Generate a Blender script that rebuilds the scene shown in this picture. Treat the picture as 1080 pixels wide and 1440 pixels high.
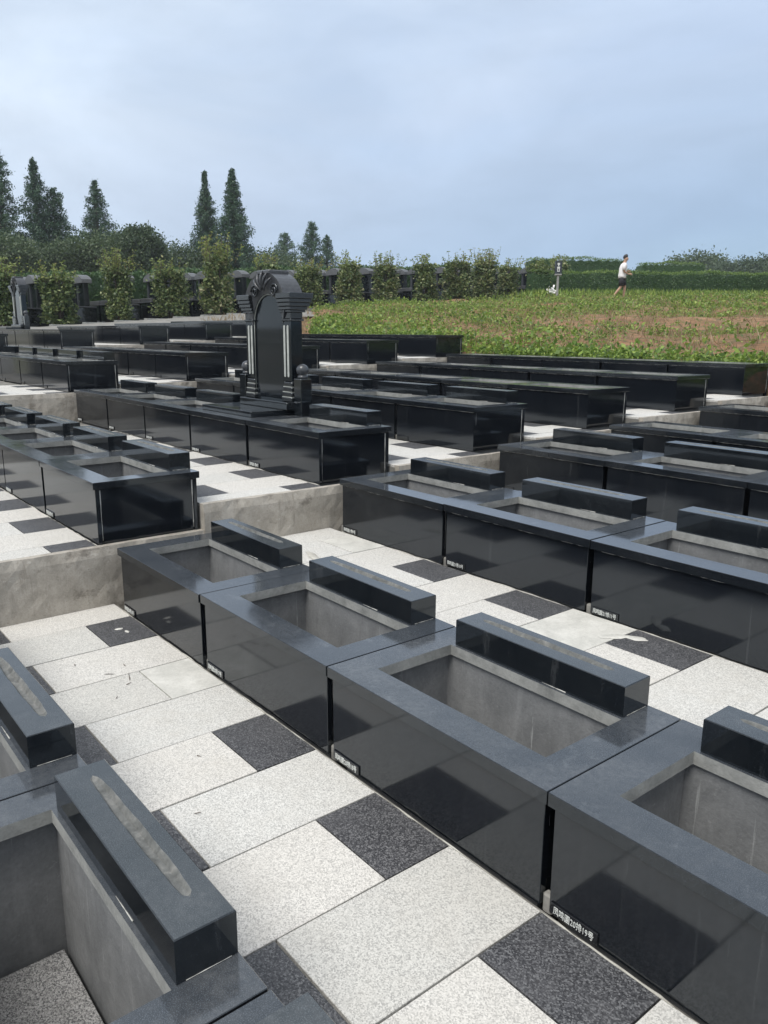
import bpy, bmesh, math, random
import numpy as np
from mathutils import Vector, Matrix, noise as mnoise

for o in list(bpy.data.objects): bpy.data.objects.remove(o)
scene = bpy.context.scene
COL = scene.collection
rnd = random.Random(7)
R_ = math.radians

# ------------------------------------------------------------------ camera
# plan coordinates: u runs along the grave rows (away, to the left), v across them (away, to the right); Blender x = u, y = -v
CAM_U, CAM_V, CAM_Z = -1.1454, -1.4754, 1.5159
F_PX = 1104.08
right = Vector((-0.62834, -0.77792, 0.00558)); up = Vector((0.17632, -0.13542, 0.97497)); fwd = Vector((0.75769, -0.61360, -0.22226))
cd = bpy.data.cameras.new('camera'); cam = bpy.data.objects.new('camera', cd); COL.objects.link(cam)
cd.sensor_fit = 'VERTICAL'; cd.sensor_height = 24.0; cd.sensor_width = 18.0
cd.lens = F_PX / 1440.0 * 24.0
cd.clip_start = 0.05; cd.clip_end = 4000
m = Matrix((right, up, -fwd)).transposed().to_4x4(); m.translation = Vector((CAM_U, -CAM_V, CAM_Z))
cam.matrix_world = m
scene.camera = cam

# ------------------------------------------------------------------ sky, sun, exposure
SUN_TO = Vector((-0.14, 0.58, 0.96)).normalized()          # towards the veiled sun (Blender axes: +y is -v)
sun_el = math.asin(SUN_TO.z); sun_az = math.atan2(SUN_TO.x, SUN_TO.y)
w = bpy.data.worlds.new('World'); scene.world = w; w.use_nodes = True
nt = w.node_tree; nt.nodes.clear()
N = nt.nodes.new; Lk = nt.links.new
out = N('ShaderNodeOutputWorld'); bg = N('ShaderNodeBackground')
sky = N('ShaderNodeTexSky'); sky.sky_type = 'NISHITA'; sky.sun_disc = False
sky.sun_elevation = sun_el; sky.sun_rotation = sun_az; sky.air_density = 1.0; sky.dust_density = 0.7; sky.ozone_density = 2.0
tc = N('ShaderNodeTexCoord'); mp = N('ShaderNodeMapping'); mp.inputs['Scale'].default_value = (1.0, 1.0, 3.6); mp.inputs['Rotation'].default_value = (0.25, 0.1, 0.6)
Lk(tc.outputs['Generated'], mp.inputs['Vector'])
n1 = N('ShaderNodeTexNoise'); n1.inputs['Scale'].default_value = 1.5; n1.inputs['Detail'].default_value = 7; n1.inputs['Roughness'].default_value = 0.52; n1.inputs['Distortion'].default_value = 0.5
Lk(mp.outputs['Vector'], n1.inputs['Vector'])
r1 = N('ShaderNodeValToRGB'); r1.color_ramp.elements[0].position = 0.36; r1.color_ramp.elements[0].color = (0.66, 0.66, 0.66, 1)
r1.color_ramp.elements[1].position = 0.62; r1.color_ramp.elements[1].color = (0.93, 0.93, 0.93, 1)
Lk(n1.outputs['Fac'], r1.inputs['Fac'])
# thin high cloud: brighter towards the veiled sun, bluer away from it
sdot = N('ShaderNodeVectorMath'); sdot.operation = 'DOT_PRODUCT'; sdot.inputs[1].default_value = SUN_TO
Lk(tc.outputs['Generated'], sdot.inputs[0])
mr = N('ShaderNodeMapRange'); mr.inputs['From Min'].default_value = -1.0; mr.inputs['From Max'].default_value = 1.0; Lk(sdot.outputs['Value'], mr.inputs['Value'])
veil = N('ShaderNodeValToRGB'); ve = veil.color_ramp.elements; ve.new(0.5); ve.new(0.7)
for el_, p_, c_ in zip(ve, (0.26, 0.385, 0.52, 1.0), ((0.28, 0.42, 0.62), (0.55, 0.655, 0.82), (0.79, 0.885, 0.99), (1.0, 1.0, 1.0))): el_.position = p_; el_.color = (*c_, 1)
Lk(mr.outputs[0], veil.inputs['Fac'])
vs_ = N('ShaderNodeVectorMath'); vs_.operation = 'SCALE'; Lk(veil.outputs['Color'], vs_.inputs[0])
mp2 = N('ShaderNodeMapping'); mp2.inputs['Scale'].default_value = (1.2, 2.6, 5.5); mp2.inputs['Rotation'].default_value = (0.15, -0.3, 0.9); Lk(tc.outputs['Generated'], mp2.inputs['Vector'])
n2 = N('ShaderNodeTexNoise'); n2.inputs['Scale'].default_value = 1.7; n2.inputs['Detail'].default_value = 9; n2.inputs['Roughness'].default_value = 0.58; n2.inputs['Distortion'].default_value = 0.35
Lk(mp2.outputs['Vector'], n2.inputs['Vector'])
mr2 = N('ShaderNodeMapRange'); mr2.inputs['From Min'].default_value = 0.36; mr2.inputs['From Max'].default_value = 0.66; mr2.inputs['To Min'].default_value = 5.8; mr2.inputs['To Max'].default_value = 6.85
Lk(n2.outputs['Fac'], mr2.inputs['Value']); Lk(mr2.outputs[0], vs_.inputs['Scale'])
mixs = N('ShaderNodeMix'); mixs.data_type = 'RGBA'
Lk(r1.outputs['Color'], mixs.inputs['Factor']); Lk(sky.outputs['Color'], mixs.inputs['A']); Lk(vs_.outputs[0], mixs.inputs['B'])
Lk(mixs.outputs['Result'], bg.inputs['Color']); bg.inputs['Strength'].default_value = 0.1
Lk(bg.outputs[0], out.inputs['Surface'])
sd = bpy.data.lights.new('sun', 'SUN'); sd.energy = 2.0; sd.angle = R_(32); sd.color = (1.0, 0.965, 0.905)
so = bpy.data.objects.new('sun', sd); COL.objects.link(so); so.location = (0, 0, 30)
so.rotation_euler = SUN_TO.to_track_quat('Z', 'Y').to_euler()
scene.view_settings.view_transform = 'Standard'; scene.view_settings.look = 'None'
scene.view_settings.exposure = 0.8; scene.view_settings.gamma = 1.0
scene.render.engine = 'CYCLES'

# ------------------------------------------------------------------ helpers
def P(u, v, z): return (u, -v, z)
def tag(o, label=None, cat=None, group=None, kind=None):
    if label: o['label'] = label
    if cat: o['category'] = cat
    if group: o['group'] = group
    if kind: o['kind'] = kind
    return o
def link(o, parent=None):
    COL.objects.link(o)
    if parent is not None: o.parent = parent
    return o
def empty(name, loc=(0, 0, 0), rz=0.0):
    o = bpy.data.objects.new(name, None); o.empty_display_size = 0.1
    o.location = loc; o.rotation_euler = (0, 0, rz); COL.objects.link(o); return o
def setmats(me, mats):
    for m_ in (mats if isinstance(mats, (list, tuple)) else [mats]): me.materials.append(m_)
def bm_obj(name, bm, mats, parent=None, smooth=False, recalc=True):
    if recalc: bmesh.ops.recalc_face_normals(bm, faces=bm.faces[:])
    me = bpy.data.meshes.new(name); bm.to_mesh(me); bm.free(); setmats(me, mats)
    if smooth: me.shade_smooth()
    return link(bpy.data.objects.new(name, me), parent)
def box(bm, u0, u1, v0, v1, z0, z1, bev=0.0, mat=0):
    vs = [bm.verts.new(P(u, v, z)) for z in (z0, z1) for v in (v0, v1) for u in (u0, u1)]
    fs = [bm.faces.new([vs[i] for i in q]) for q in ((0, 1, 3, 2), (4, 6, 7, 5), (0, 4, 5, 1), (2, 3, 7, 6), (0, 2, 6, 4), (1, 5, 7, 3))]
    for f_ in fs: f_.material_index = mat
    if bev > 0:
        es = list({e for f_ in fs for e in f_.edges})
        bmesh.ops.recalc_face_normals(bm, faces=fs)
        bmesh.ops.bevel(bm, geom=es, offset=bev, segments=1, affect='EDGES', profile=0.5, material=-1)
def boxobj(name, dims, mat, parent=None, bev=0.0):
    bm = bmesh.new(); box(bm, *dims, bev=bev); return bm_obj(name, bm, mat, parent)
def lathe(bm, cx, cy, prof, n=20):
    rings = []
    for r, z in prof: rings.append([bm.verts.new((cx + r*math.cos(2*math.pi*i/n), cy + r*math.sin(2*math.pi*i/n), z)) for i in range(n)])
    for a, b in zip(rings[:-1], rings[1:]):
        for i in range(n):
            bm.faces.new((a[i], a[(i+1) % n], b[(i+1) % n], b[i]))
    bm.faces.new(rings[0][::-1]); bm.faces.new(rings[-1])
def tube(bm, pts, rads, n=6):
    rings = []
    for i, p_ in enumerate(pts):
        a = Vector(pts[max(0, i-1)]); b = Vector(pts[min(len(pts)-1, i+1)])
        d = (b-a); d = d.normalized() if d.length > 1e-6 else Vector((0, 0, 1))
        x = d.orthogonal().normalized(); y = d.cross(x)
        rings.append([bm.verts.new(Vector(p_) + rads[i]*(math.cos(2*math.pi*k/n)*x + math.sin(2*math.pi*k/n)*y)) for k in range(n)])
    for a, b in zip(rings[:-1], rings[1:]):
        # align rings to avoid twisting
        s = min(range(n), key=lambda q: (a[0].co-b[q].co).length)
        for i in range(n): bm.faces.new((a[i], a[(i+1) % n], b[(i+1+s) % n], b[(i+s) % n]))
    bm.faces.new(rings[0]); bm.faces.new(rings[-1])
def copy_tree(o, parent=None):
    c = o.copy(); COL.objects.link(c); c.parent = parent
    for ch in o.children: copy_tree(ch, c)
    return c
def np_mesh(name, verts, quads, mats, parent=None, smooth=False):
    me = bpy.data.meshes.new(name)
    nv, nf, k = len(verts), len(quads), quads.shape[1]
    me.vertices.add(nv); me.vertices.foreach_set('co', verts.astype(np.float32).ravel())
    me.loops.add(nf*k); me.loops.foreach_set('vertex_index', quads.astype(np.int32).ravel())
    me.polygons.add(nf); me.polygons.foreach_set('loop_start', (np.arange(nf)*k).astype(np.int32))
    me.polygons.foreach_set('loop_total', np.full(nf, k, np.int32))
    me.update(calc_edges=True); me.validate(); setmats(me, mats)
    if smooth: me.shade_smooth()
    return link(bpy.data.objects.new(name, me), parent)
def leaf_arrays(rng, c, size, updir=0.35, aspect=0.5, dirs=None):
    """one folded rhombus leaf at every point of c"""
    n = len(c); size = np.broadcast_to(np.asarray(size, float), (n,))
    a = rng.normal(size=(n, 3)) if dirs is None else dirs + rng.normal(size=(n, 3))*0.45
    a[:, 2] += updir*np.abs(a[:, 2])
    a /= np.linalg.norm(a, axis=1, keepdims=True)+1e-9
    b = np.cross(a, rng.normal(size=(n, 3))); b /= np.linalg.norm(b, axis=1, keepdims=True)+1e-9
    L = size[:, None]; W = L*aspect
    v = np.stack([c - a*L*0.5, c + b*W*0.5, c + a*L*0.5, c - b*W*0.5], 1).reshape(-1, 3)
    q = np.arange(n*4).reshape(n, 4)
    return v, q

# ------------------------------------------------------------------ materials
def new_mat(name):
    m_ = bpy.data.materials.new(name); m_.use_nodes = True
    t = m_.node_tree; b = t.nodes['Principled BSDF']; return m_, t, b
def node(t, typ, **kw):
    n_ = t.nodes.new(typ)
    for k, v in kw.items():
        if k in n_.inputs: n_.inputs[k].default_value = v
        else: setattr(n_, k, v)
    return n_
def coords(t, scale=(1, 1, 1), obj_rand=True):
    """object coordinates shifted by a random amount for each object"""
    tc_ = node(t, 'ShaderNodeTexCoord'); oi = node(t, 'ShaderNodeObjectInfo')
    mul = node(t, 'ShaderNodeVectorMath', operation='SCALE'); mul.inputs[0].default_value = (37.1, 91.7, 53.3)
    t.links.new(oi.outputs['Random'], mul.inputs['Scale'])
    ad = node(t, 'ShaderNodeVectorMath', operation='ADD')
    t.links.new(tc_.outputs['Object'], ad.inputs[0])
    if obj_rand: t.links.new(mul.outputs[0], ad.inputs[1])
    mp_ = node(t, 'ShaderNodeMapping'); mp_.inputs['Scale'].default_value = scale
    t.links.new(ad.outputs[0], mp_.inputs['Vector'])
    return mp_.outputs['Vector']
def ntex(t, vec, scale, detail=4, rough=0.55, dist=0.0):
    n_ = node(t, 'ShaderNodeTexNoise', Scale=scale, Detail=detail, Roughness=rough, Distortion=dist)
    t.links.new(vec, n_.inputs['Vector']); return n_.outputs['Fac']
def ramp(t, fac, stops):
    r = node(t, 'ShaderNodeValToRGB'); e = r.color_ramp.elements
    while len(e) < len(stops): e.new(0.5)
    for el, (p_, c_) in zip(e, stops):
        el.position = p_; el.color = (c_, c_, c_, 1) if isinstance(c_, (int, float)) else (*c_, 1)
    t.links.new(fac, r.inputs['Fac']); return r.outputs['Color']
def mix(t, fac, a, b, blend='MIX'):
    n_ = node(t, 'ShaderNodeMix', data_type='RGBA', blend_type=blend)
    for key, val in (('Factor', fac), ('A', a), ('B', b)):
        if isinstance(val, (int, float)): n_.inputs[key].default_value = val if key == 'Factor' else (val, val, val, 1)
        elif isinstance(val, tuple): n_.inputs[key].default_value = (*val, 1)
        else: t.links.new(val, n_.inputs[key])
    return n_.outputs['Result']
def bump(t, b, h, strength=0.3, dist=0.01):
    n_ = node(t, 'ShaderNodeBump', Strength=strength, Distance=dist)
    t.links.new(h, n_.inputs['Height']); t.links.new(n_.outputs[0], b.inputs['Normal'])

def polished_granite(name, dust=0.5, base=(0.0095, 0.012, 0.0165), rough=0.07, streak=False):
    m_, t, b = new_mat(name)
    vec = coords(t)
    speck = ramp(t, ntex(t, vec, 420, 2), [(0.5, (base[0]*0.7, base[1]*0.7, base[2]*0.7)), (0.75, (base[0]*2.6, base[1]*2.6, base[2]*2.6))])
    d1 = ramp(t, ntex(t, vec, 3.2, 7, 0.62, 0.4), [(0.36, 0.0), (0.74, 1.0)])
    d2 = ramp(t, ntex(t, vec, 46, 4, 0.7), [(0.4, 0.35), (0.7, 1.0)])
    dm = mix(t, 1.0, d1, d2, 'MULTIPLY')
    if streak:
        sv = coords(t, (26, 26, 1.1))
        s1 = ramp(t, ntex(t, sv, 1.6, 4, 0.6), [(0.5, 0.0), (0.78, 0.8)])
        dm = mix(t, 0.55, dm, s1, 'ADD')
    sc = coords(t, (9, 2.0, 9)); 
    scr = ramp(t, ntex(t, sc, 9, 3, 0.7, 1.2), [(0.685, 0.0), (0.71, 0.5)])
    dm2 = mix(t, 0.5, dm, scr, 'ADD')
    oi = node(t, 'ShaderNodeObjectInfo')
    each = ramp(t, oi.outputs['Random'], [(0.0, 0.45), (0.5, 0.9), (1.0, 1.5)])
    fac = mix(t, 1.0, mix(t, 1.0, dm2, each, 'MULTIPLY'), dust, 'MULTIPLY')
    col = mix(t, fac, speck, (0.17, 0.175, 0.18))
    t.links.new(col, b.inputs['Base Color'])
    rr = ramp(t, dm2, [(0.0, rough), (1.0, rough+0.2*min(1, dust*1.5))])
    t.links.new(rr, b.inputs['Roughness'])
    b.inputs['IOR'].default_value = 1.62
    wv = ntex(t, vec, 2.2, 1); bump(t, b, wv, 0.05, 0.004)
    return m_
def granite(name, cols, scale=105, rough=0.75, grime=0.35, grime_col=(0.42, 0.4, 0.35)):
    m_, t, b = new_mat(name)
    vec = coords(t)
    fine = ntex(t, vec, scale, 3, 0.65)
    vo = node(t, 'ShaderNodeTexVoronoi', Scale=scale*1.05); t.links.new(vec, vo.inputs['Vector'])
    sepv = node(t, 'ShaderNodeSeparateColor'); t.links.new(vo.outputs['Color'], sepv.inputs[0])
    f1 = mix(t, 0.55, fine, sepv.outputs[0])
    c = ramp(t, f1, [(0.30, cols[0]), (0.42, cols[1]), (0.60, cols[2]), (0.78, cols[3])])
    oi = node(t, 'ShaderNodeObjectInfo')
    tone = ramp(t, oi.outputs['Random'], [(0.0, (0.86, 0.85, 0.825)), (0.35, (0.97, 0.965, 0.95)), (0.65, (0.91, 0.905, 0.89)), (1.0, (1.0, 0.975, 0.945))])
    c = mix(t, 1.0, c, tone, 'MULTIPLY')
    g = ramp(t, ntex(t, vec, 5.5, 6, 0.65, 0.6), [(0.42, 0.0), (0.78, 1.0)])
    gf = mix(t, 1.0, g, grime, 'MULTIPLY')
    c = mix(t, gf, c, grime_col)
    t.links.new(c, b.inputs['Base Color'])
    b.inputs['Roughness'].default_value = rough
    bump(t, b, fine, 0.25, 0.002)
    return m_
def concrete(name, c0, c1, c2, scale=4.0, rough=0.85, streaks=True):
    m_, t, b = new_mat(name)
    vec = coords(t)
    a = ntex(t, vec, scale, 8, 0.65, 0.5)
    c = ramp(t, a, [(0.3, c0), (0.5, c1), (0.72, c2)])
    fine = ntex(t, vec, 85, 4, 0.7)
    c = mix(t, 0.35, c, ramp(t, fine, [(0.3, 0.55), (0.7, 1.1)]), 'MULTIPLY')
    if streaks:
        sv = coords(t, (9, 9, 2.2))
        s = ramp(t, ntex(t, sv, 1.5, 5, 0.65, 0.3), [(0.5, 0.0), (0.8, 0.4)])
        c = mix(t, s, c, tuple(x*1.35 for x in c2))
        s2 = ramp(t, ntex(t, coords(t, (4.5, 4.5, 2.4)), 1.3, 5, 0.65), [(0.58, 0.0), (0.8, 0.4)])
        c = mix(t, s2, c, tuple(x*0.55 for x in c0))
    t.links.new(c, b.inputs['Base Color']); b.inputs['Roughness'].default_value = rough
    h = mix(t, 0.5, a, fine); bump(t, b, h, 0.5, 0.006)
    return m_
def plain(name, col, rough=0.6, var=0.25, scale=30, metal=0.0):
    m_, t, b = new_mat(name)
    vec = coords(t); n_ = ntex(t, vec, scale, 4)
    c = ramp(t, n_, [(0.3, tuple(x*(1-var) for x in col)), (0.7, tuple(min(1, x*(1+var)) for x in col))])
    t.links.new(c, b.inputs['Base Color']); b.inputs['Roughness'].default_value = rough; b.inputs['Metallic'].default_value = metal
    return m_
def foliage(name, stops, scale=0.8, trans=0.35, rough=0.5):
    m_, t, b = new_mat(name)
    ge = node(t, 'ShaderNodeNewGeometry')
    tc_ = node(t, 'ShaderNodeTexCoord')
    n_ = ntex(t, tc_.outputs['Object'], scale, 3)
    f = mix(t, 0.6, n_, ge.outputs['Random Per Island'])
    oi = node(t, 'ShaderNodeObjectInfo')
    f = mix(t, 0.18, f, oi.outputs['Random'])
    c = ramp(t, f, stops)
    t.links.new(c, b.inputs['Base Color']); b.inputs['Roughness'].default_value = rough
    tr = node(t, 'ShaderNodeBsdfTranslucent'); t.links.new(c, tr.inputs['Color'])
    mx = node(t, 'ShaderNodeMixShader'); mx.inputs[0].default_value = trans
    o_ = t.nodes['Material Output']
    t.links.new(b.outputs[0], mx.inputs[1]); t.links.new(tr.outputs[0], mx.inputs[2]); t.links.new(mx.outputs[0], o_.inputs['Surface'])
    return m_

M = {}
M['lid'] = polished_granite('polished_black_granite_lid', dust=0.16, rough=0.07, base=(0.007, 0.009, 0.012))
M['lid_top'] = polished_granite('dusty_sheen_black_granite_lid_top', dust=0.5, rough=0.075, base=(0.036, 0.042, 0.05))  # dust, plus sky sheen painted into the paler, bluer base of the top faces
M['beam_top'] = polished_granite('dusty_sheen_black_granite_plinth_top', dust=0.55, rough=0.16, base=(0.032, 0.038, 0.042))  # plinth tops likewise: dust, with sky sheen lightening the base colour
M['panel'] = polished_granite('polished_black_granite_panel', dust=0.06, rough=0.09, streak=True, base=(0.005, 0.0066, 0.0095)); M['panel'].node_tree.nodes['Principled BSDF'].inputs['IOR'].default_value = 1.64; M['panel'].node_tree.nodes['Principled BSDF'].inputs['Specular Tint'].default_value = (0.86, 0.93, 1.0, 1)
M['beam'] = polished_granite('honed_black_granite_beam', dust=0.11, base=(0.006, 0.008, 0.0105), rough=0.07)
M['stele'] = polished_granite('polished_black_granite_stele', dust=0.03, rough=0.05, base=(0.006, 0.008, 0.011)); M['stele'].node_tree.nodes['Principled BSDF'].inputs['IOR'].default_value = 1.42
M['carved'] = polished_granite('carved_black_granite', dust=0.12, base=(0.009, 0.0105, 0.0135), rough=0.22)
M['sawn'] = concrete('sawn_granite_edge', (0.16, 0.165, 0.16), (0.25, 0.255, 0.245), (0.33, 0.335, 0.32), 9, 0.8, False)
M['groove'] = concrete('ground_out_granite', (0.07, 0.074, 0.072), (0.125, 0.13, 0.127), (0.21, 0.21, 0.2), 30, 0.85, False)
M['liner'] = concrete('cement_liner', (0.125, 0.13, 0.135), (0.165, 0.171, 0.176), (0.215, 0.22, 0.224), 6, 0.8, True)
M['floor'] = granite('grey_granite_floor', [(0.08, 0.08, 0.085), (0.2, 0.2, 0.205), (0.30, 0.30, 0.30), (0.42, 0.42, 0.42)], 300, 0.8, 0.2, (0.2, 0.19, 0.17))
M['white_tile'] = granite('white_granite_tile', [(0.36, 0.36, 0.352), (0.50, 0.50, 0.487), (0.585, 0.583, 0.565), (0.66, 0.658, 0.64)], 270, 0.72, 0.42, (0.47, 0.45, 0.41))
M['dark_tile'] = granite('dark_granite_tile', [(0.022, 0.023, 0.027), (0.042, 0.044, 0.05), (0.08, 0.082, 0.09), (0.17, 0.175, 0.185)], 235, 0.55, 0.5, (0.10, 0.10, 0.105))
M['mortar'] = concrete('mortar', (0.3, 0.29, 0.26), (0.42, 0.41, 0.37), (0.55, 0.54, 0.5), 12, 0.9, False)
M['smear'] = concrete('cement_smear', (0.44, 0.44, 0.41), (0.55, 0.545, 0.51), (0.64, 0.635, 0.60), 7, 0.6, False)
M['bed'] = concrete('cement_bed', (0.13, 0.125, 0.115), (0.2, 0.195, 0.18), (0.3, 0.29, 0.27), 6, 0.9, False)
M['wall'] = concrete('retaining_concrete', (0.25, 0.228, 0.195), (0.36, 0.333, 0.29), (0.45, 0.42, 0.375), 5.5, 0.9, True)
def add_pits(m_, scale=38, col=(0.12, 0.105, 0.085), lo=0.62, hi=0.72, amount=0.75):
    t = m_.node_tree; b = t.nodes['Principled BSDF']; src = b.inputs['Base Color'].links[0].from_socket
    f = ramp(t, ntex(t, coords(t, (1, 1, 1.6)), scale, 5, 0.75), [(lo, 0.0), (hi, amount)])
    t.links.new(mix(t, f, src, col), b.inputs['Base Color'])
add_pits(M['wall']); add_pits(M['wall'], 85, (0.2, 0.18, 0.15), 0.58, 0.66, 0.6); add_pits(M['wall'], 4.2, (0.13, 0.112, 0.092), 0.57, 0.66, 0.6); add_pits(M['wall'], 11, (0.55, 0.53, 0.49), 0.64, 0.69, 0.5); add_pits(M['liner'], 30, (0.33, 0.335, 0.335), 0.62, 0.74, 0.6)
def add_drips(m_, col, lo, hi, amount, sc=(34, 34, 2.2)):
    t = m_.node_tree; b = t.nodes['Principled BSDF']; src = b.inputs['Base Color'].links[0].from_socket
    f = ramp(t, ntex(t, coords(t, sc), 1.0, 4, 0.7, 0.2), [(lo, 0.0), (hi, amount)])
    t.links.new(mix(t, f, src, col), b.inputs['Base Color'])
add_pits(M['lid_top'], 48, (0.30, 0.31, 0.32), 0.70, 0.75, 0.45); add_pits(M['lid_top'], 7, (0.13, 0.14, 0.15), 0.58, 0.72, 0.45)
add_pits(M['beam_top'], 40, (0.28, 0.29, 0.30), 0.69, 0.74, 0.45)
add_drips(M['panel'], (0.11, 0.115, 0.12), 0.60, 0.74, 0.16, (24, 24, 1.0)); add_pits(M['panel'], 60, (0.2, 0.2, 0.2), 0.735, 0.765, 0.3)
add_drips(M['beam'], (0.12, 0.125, 0.13), 0.62, 0.75, 0.22, (18, 18, 3.0))
add_drips(M['liner'], (0.36, 0.37, 0.37), 0.64, 0.72, 0.6); add_drips(M['liner'], (0.07, 0.072, 0.075), 0.62, 0.76, 0.5, (12, 12, 1.4))
add_drips(M['wall'], (0.16, 0.14, 0.115), 0.6, 0.72, 0.5, (20, 20, 2.0))
add_pits(M['white_tile'], 2.6, (0.40, 0.375, 0.33), 0.56, 0.72, 0.4)
add_pits(M['white_tile'], 9, (0.36, 0.33, 0.28), 0.66, 0.8, 0.5)
M['seam'] = plain('white_sealant', (0.45, 0.45, 0.43), 0.7, 0.3, 60)
M['inlay'] = plain('pale_stone_inlay', (0.36, 0.38, 0.36), 0.5, 0.2, 20)
M['ink'] = plain('engraved_white_paint', (0.6, 0.62, 0.6), 0.7, 0.15, 60)
M['plate'] = polished_granite('plate_granite', dust=0.06, base=(0.006, 0.006, 0.007), rough=0.1)
M['roof'] = plain('dark_granite_roof', (0.045, 0.049, 0.056), 0.3, 0.25, 40); M['tomb_roof'] = plain('weathered_grey_granite_roof', (0.085, 0.089, 0.094), 0.5, 0.3, 30)
M['bark'] = plain('bark', (0.09, 0.07, 0.055), 0.9, 0.4, 8)

for nm_ in ('lid', 'lid_top', 'beam', 'beam_top', 'carved', 'plate'): M[nm_].node_tree.nodes['Principled BSDF'].inputs['Specular Tint'].default_value = (0.86, 0.94, 1.0, 1)
M['stele'].node_tree.nodes['Principled BSDF'].inputs['Specular Tint'].default_value = (0.62, 0.82, 1.0, 1)
# ------------------------------------------------------------------ row layout (metres)
# terrace: list of (row index k, start u, v of front, z of the ground, number of graves, direction)
NEAR = {-1: (2.99, -1.474, -0.09, 5), 0: (3.0, 0.0, 0.0, 5), 1: (3.0, 1.5, 0.22, 4), 2: (3.05, 3.06, 0.31, 4), 3: (3.08, 4.55, 0.36, 3), 4: (3.06, 6.01, 0.45, 3), 5: (3.06, 7.5, 0.54, 2)}
SECOND = {-1: (3.16, -1.55, 0.26, 5), 0: (3.16, -0.05, 0.34, 5), 1: (3.22, 1.49, 0.50, 5), 2: (3.29, 3.04, 0.58, 5), 3: (3.30, 4.53, 0.66, 5), 4: (3.29, 5.98, 0.74, 5), 5: (3.36, 7.50, 0.83, 5)}
THIRD = {0: (8.45, -0.03, 0.73, 5), 1: (8.45, 1.49, 0.81, 5), 2: (8.55, 3.04, 0.89, 5), 3: (8.55, 4.53, 0.97, 5), 4: (8.5, 5.98, 1.05, 5), 5: (8.6, 7.5, 1.13, 5)}
FOURTH = {1: (13.85, 1.6, 1.11, 5), 2: (13.85, 3.1, 1.19, 5), 3: (13.9, 4.6, 1.27, 5), 4: (13.9, 6.0, 1.35, 5), 5: (13.9, 7.5, 1.42, 5)}
WALL1, WALL2, WALL3 = 3.13, 8.36, 13.72
GH, GD = 0.36, 0.637           # grave height and depth

def edge_z(u):
    st = lambda c: 0.5+0.5*np.tanh((u-c)*9)
    return 0.86 + 0.29*st(3.13) + 0.28*(0.5+0.5*np.tanh((u-9.0)*1.8))
def field_z(u, v): return 1.13 + 0.033*(u-3.4) + 0.075*(np.minimum(v, 17)-8.2) + 0.060*np.clip(v-17, 0, 11) + 0.03*np.maximum(v-28, 0)

# ------------------------------------------------------------------ ground sheet
def build_ground():
    us = np.unique(np.concatenate([np.linspace(-1500, -60, 9), np.linspace(-60, 120, 61), np.linspace(120, 1500, 9)]))
    vs = np.unique(np.concatenate([np.linspace(-1500, -60, 9), np.linspace(-60, 9, 24), [9.0, 9.6], np.linspace(10, 150, 48), np.linspace(150, 1500, 9)]))
    U, V = np.meshgrid(us, vs, indexing='ij')
    rise = np.clip(field_z(np.clip(U, -10, 40), np.clip(V, 2, 42)), None, 4.3)
    Z = np.where(V > 9.4, rise-0.12, -0.75)
    Z = np.where((V <= 9.4) & (U > 19.6), rise-0.12, Z)
    Z = np.where((V <= 9.4) & (U <= 19.6) & ((U < -6) | (V < -8)), -0.5, Z)
    Z = Z - 0.012*np.clip(V-48, 0, 300)*0
    verts = np.stack([U, -V, Z], -1).reshape(-1, 3)
    nu, nv = len(us), len(vs); i = np.arange(nu-1)[:, None]*nv+np.arange(nv-1)[None]; 
    q = np.stack([i, i+1, i+nv+1, i+nv], -1).reshape(-1, 4)
    m_, t, b = new_mat('earth')
    tc_ = node(t, 'ShaderNodeTexCoord')
    c = ramp(t, ntex(t, tc_.outputs['Object'], 0.35, 8, 0.65), [(0.35, (0.10, 0.11, 0.075)), (0.6, (0.2, 0.185, 0.15))])
    t.links.new(c, b.inputs['Base Color']); b.inputs['Roughness'].default_value = 1.0
    tag(np_mesh('ground', verts, q, m_), kind='structure')
build_ground()

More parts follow.
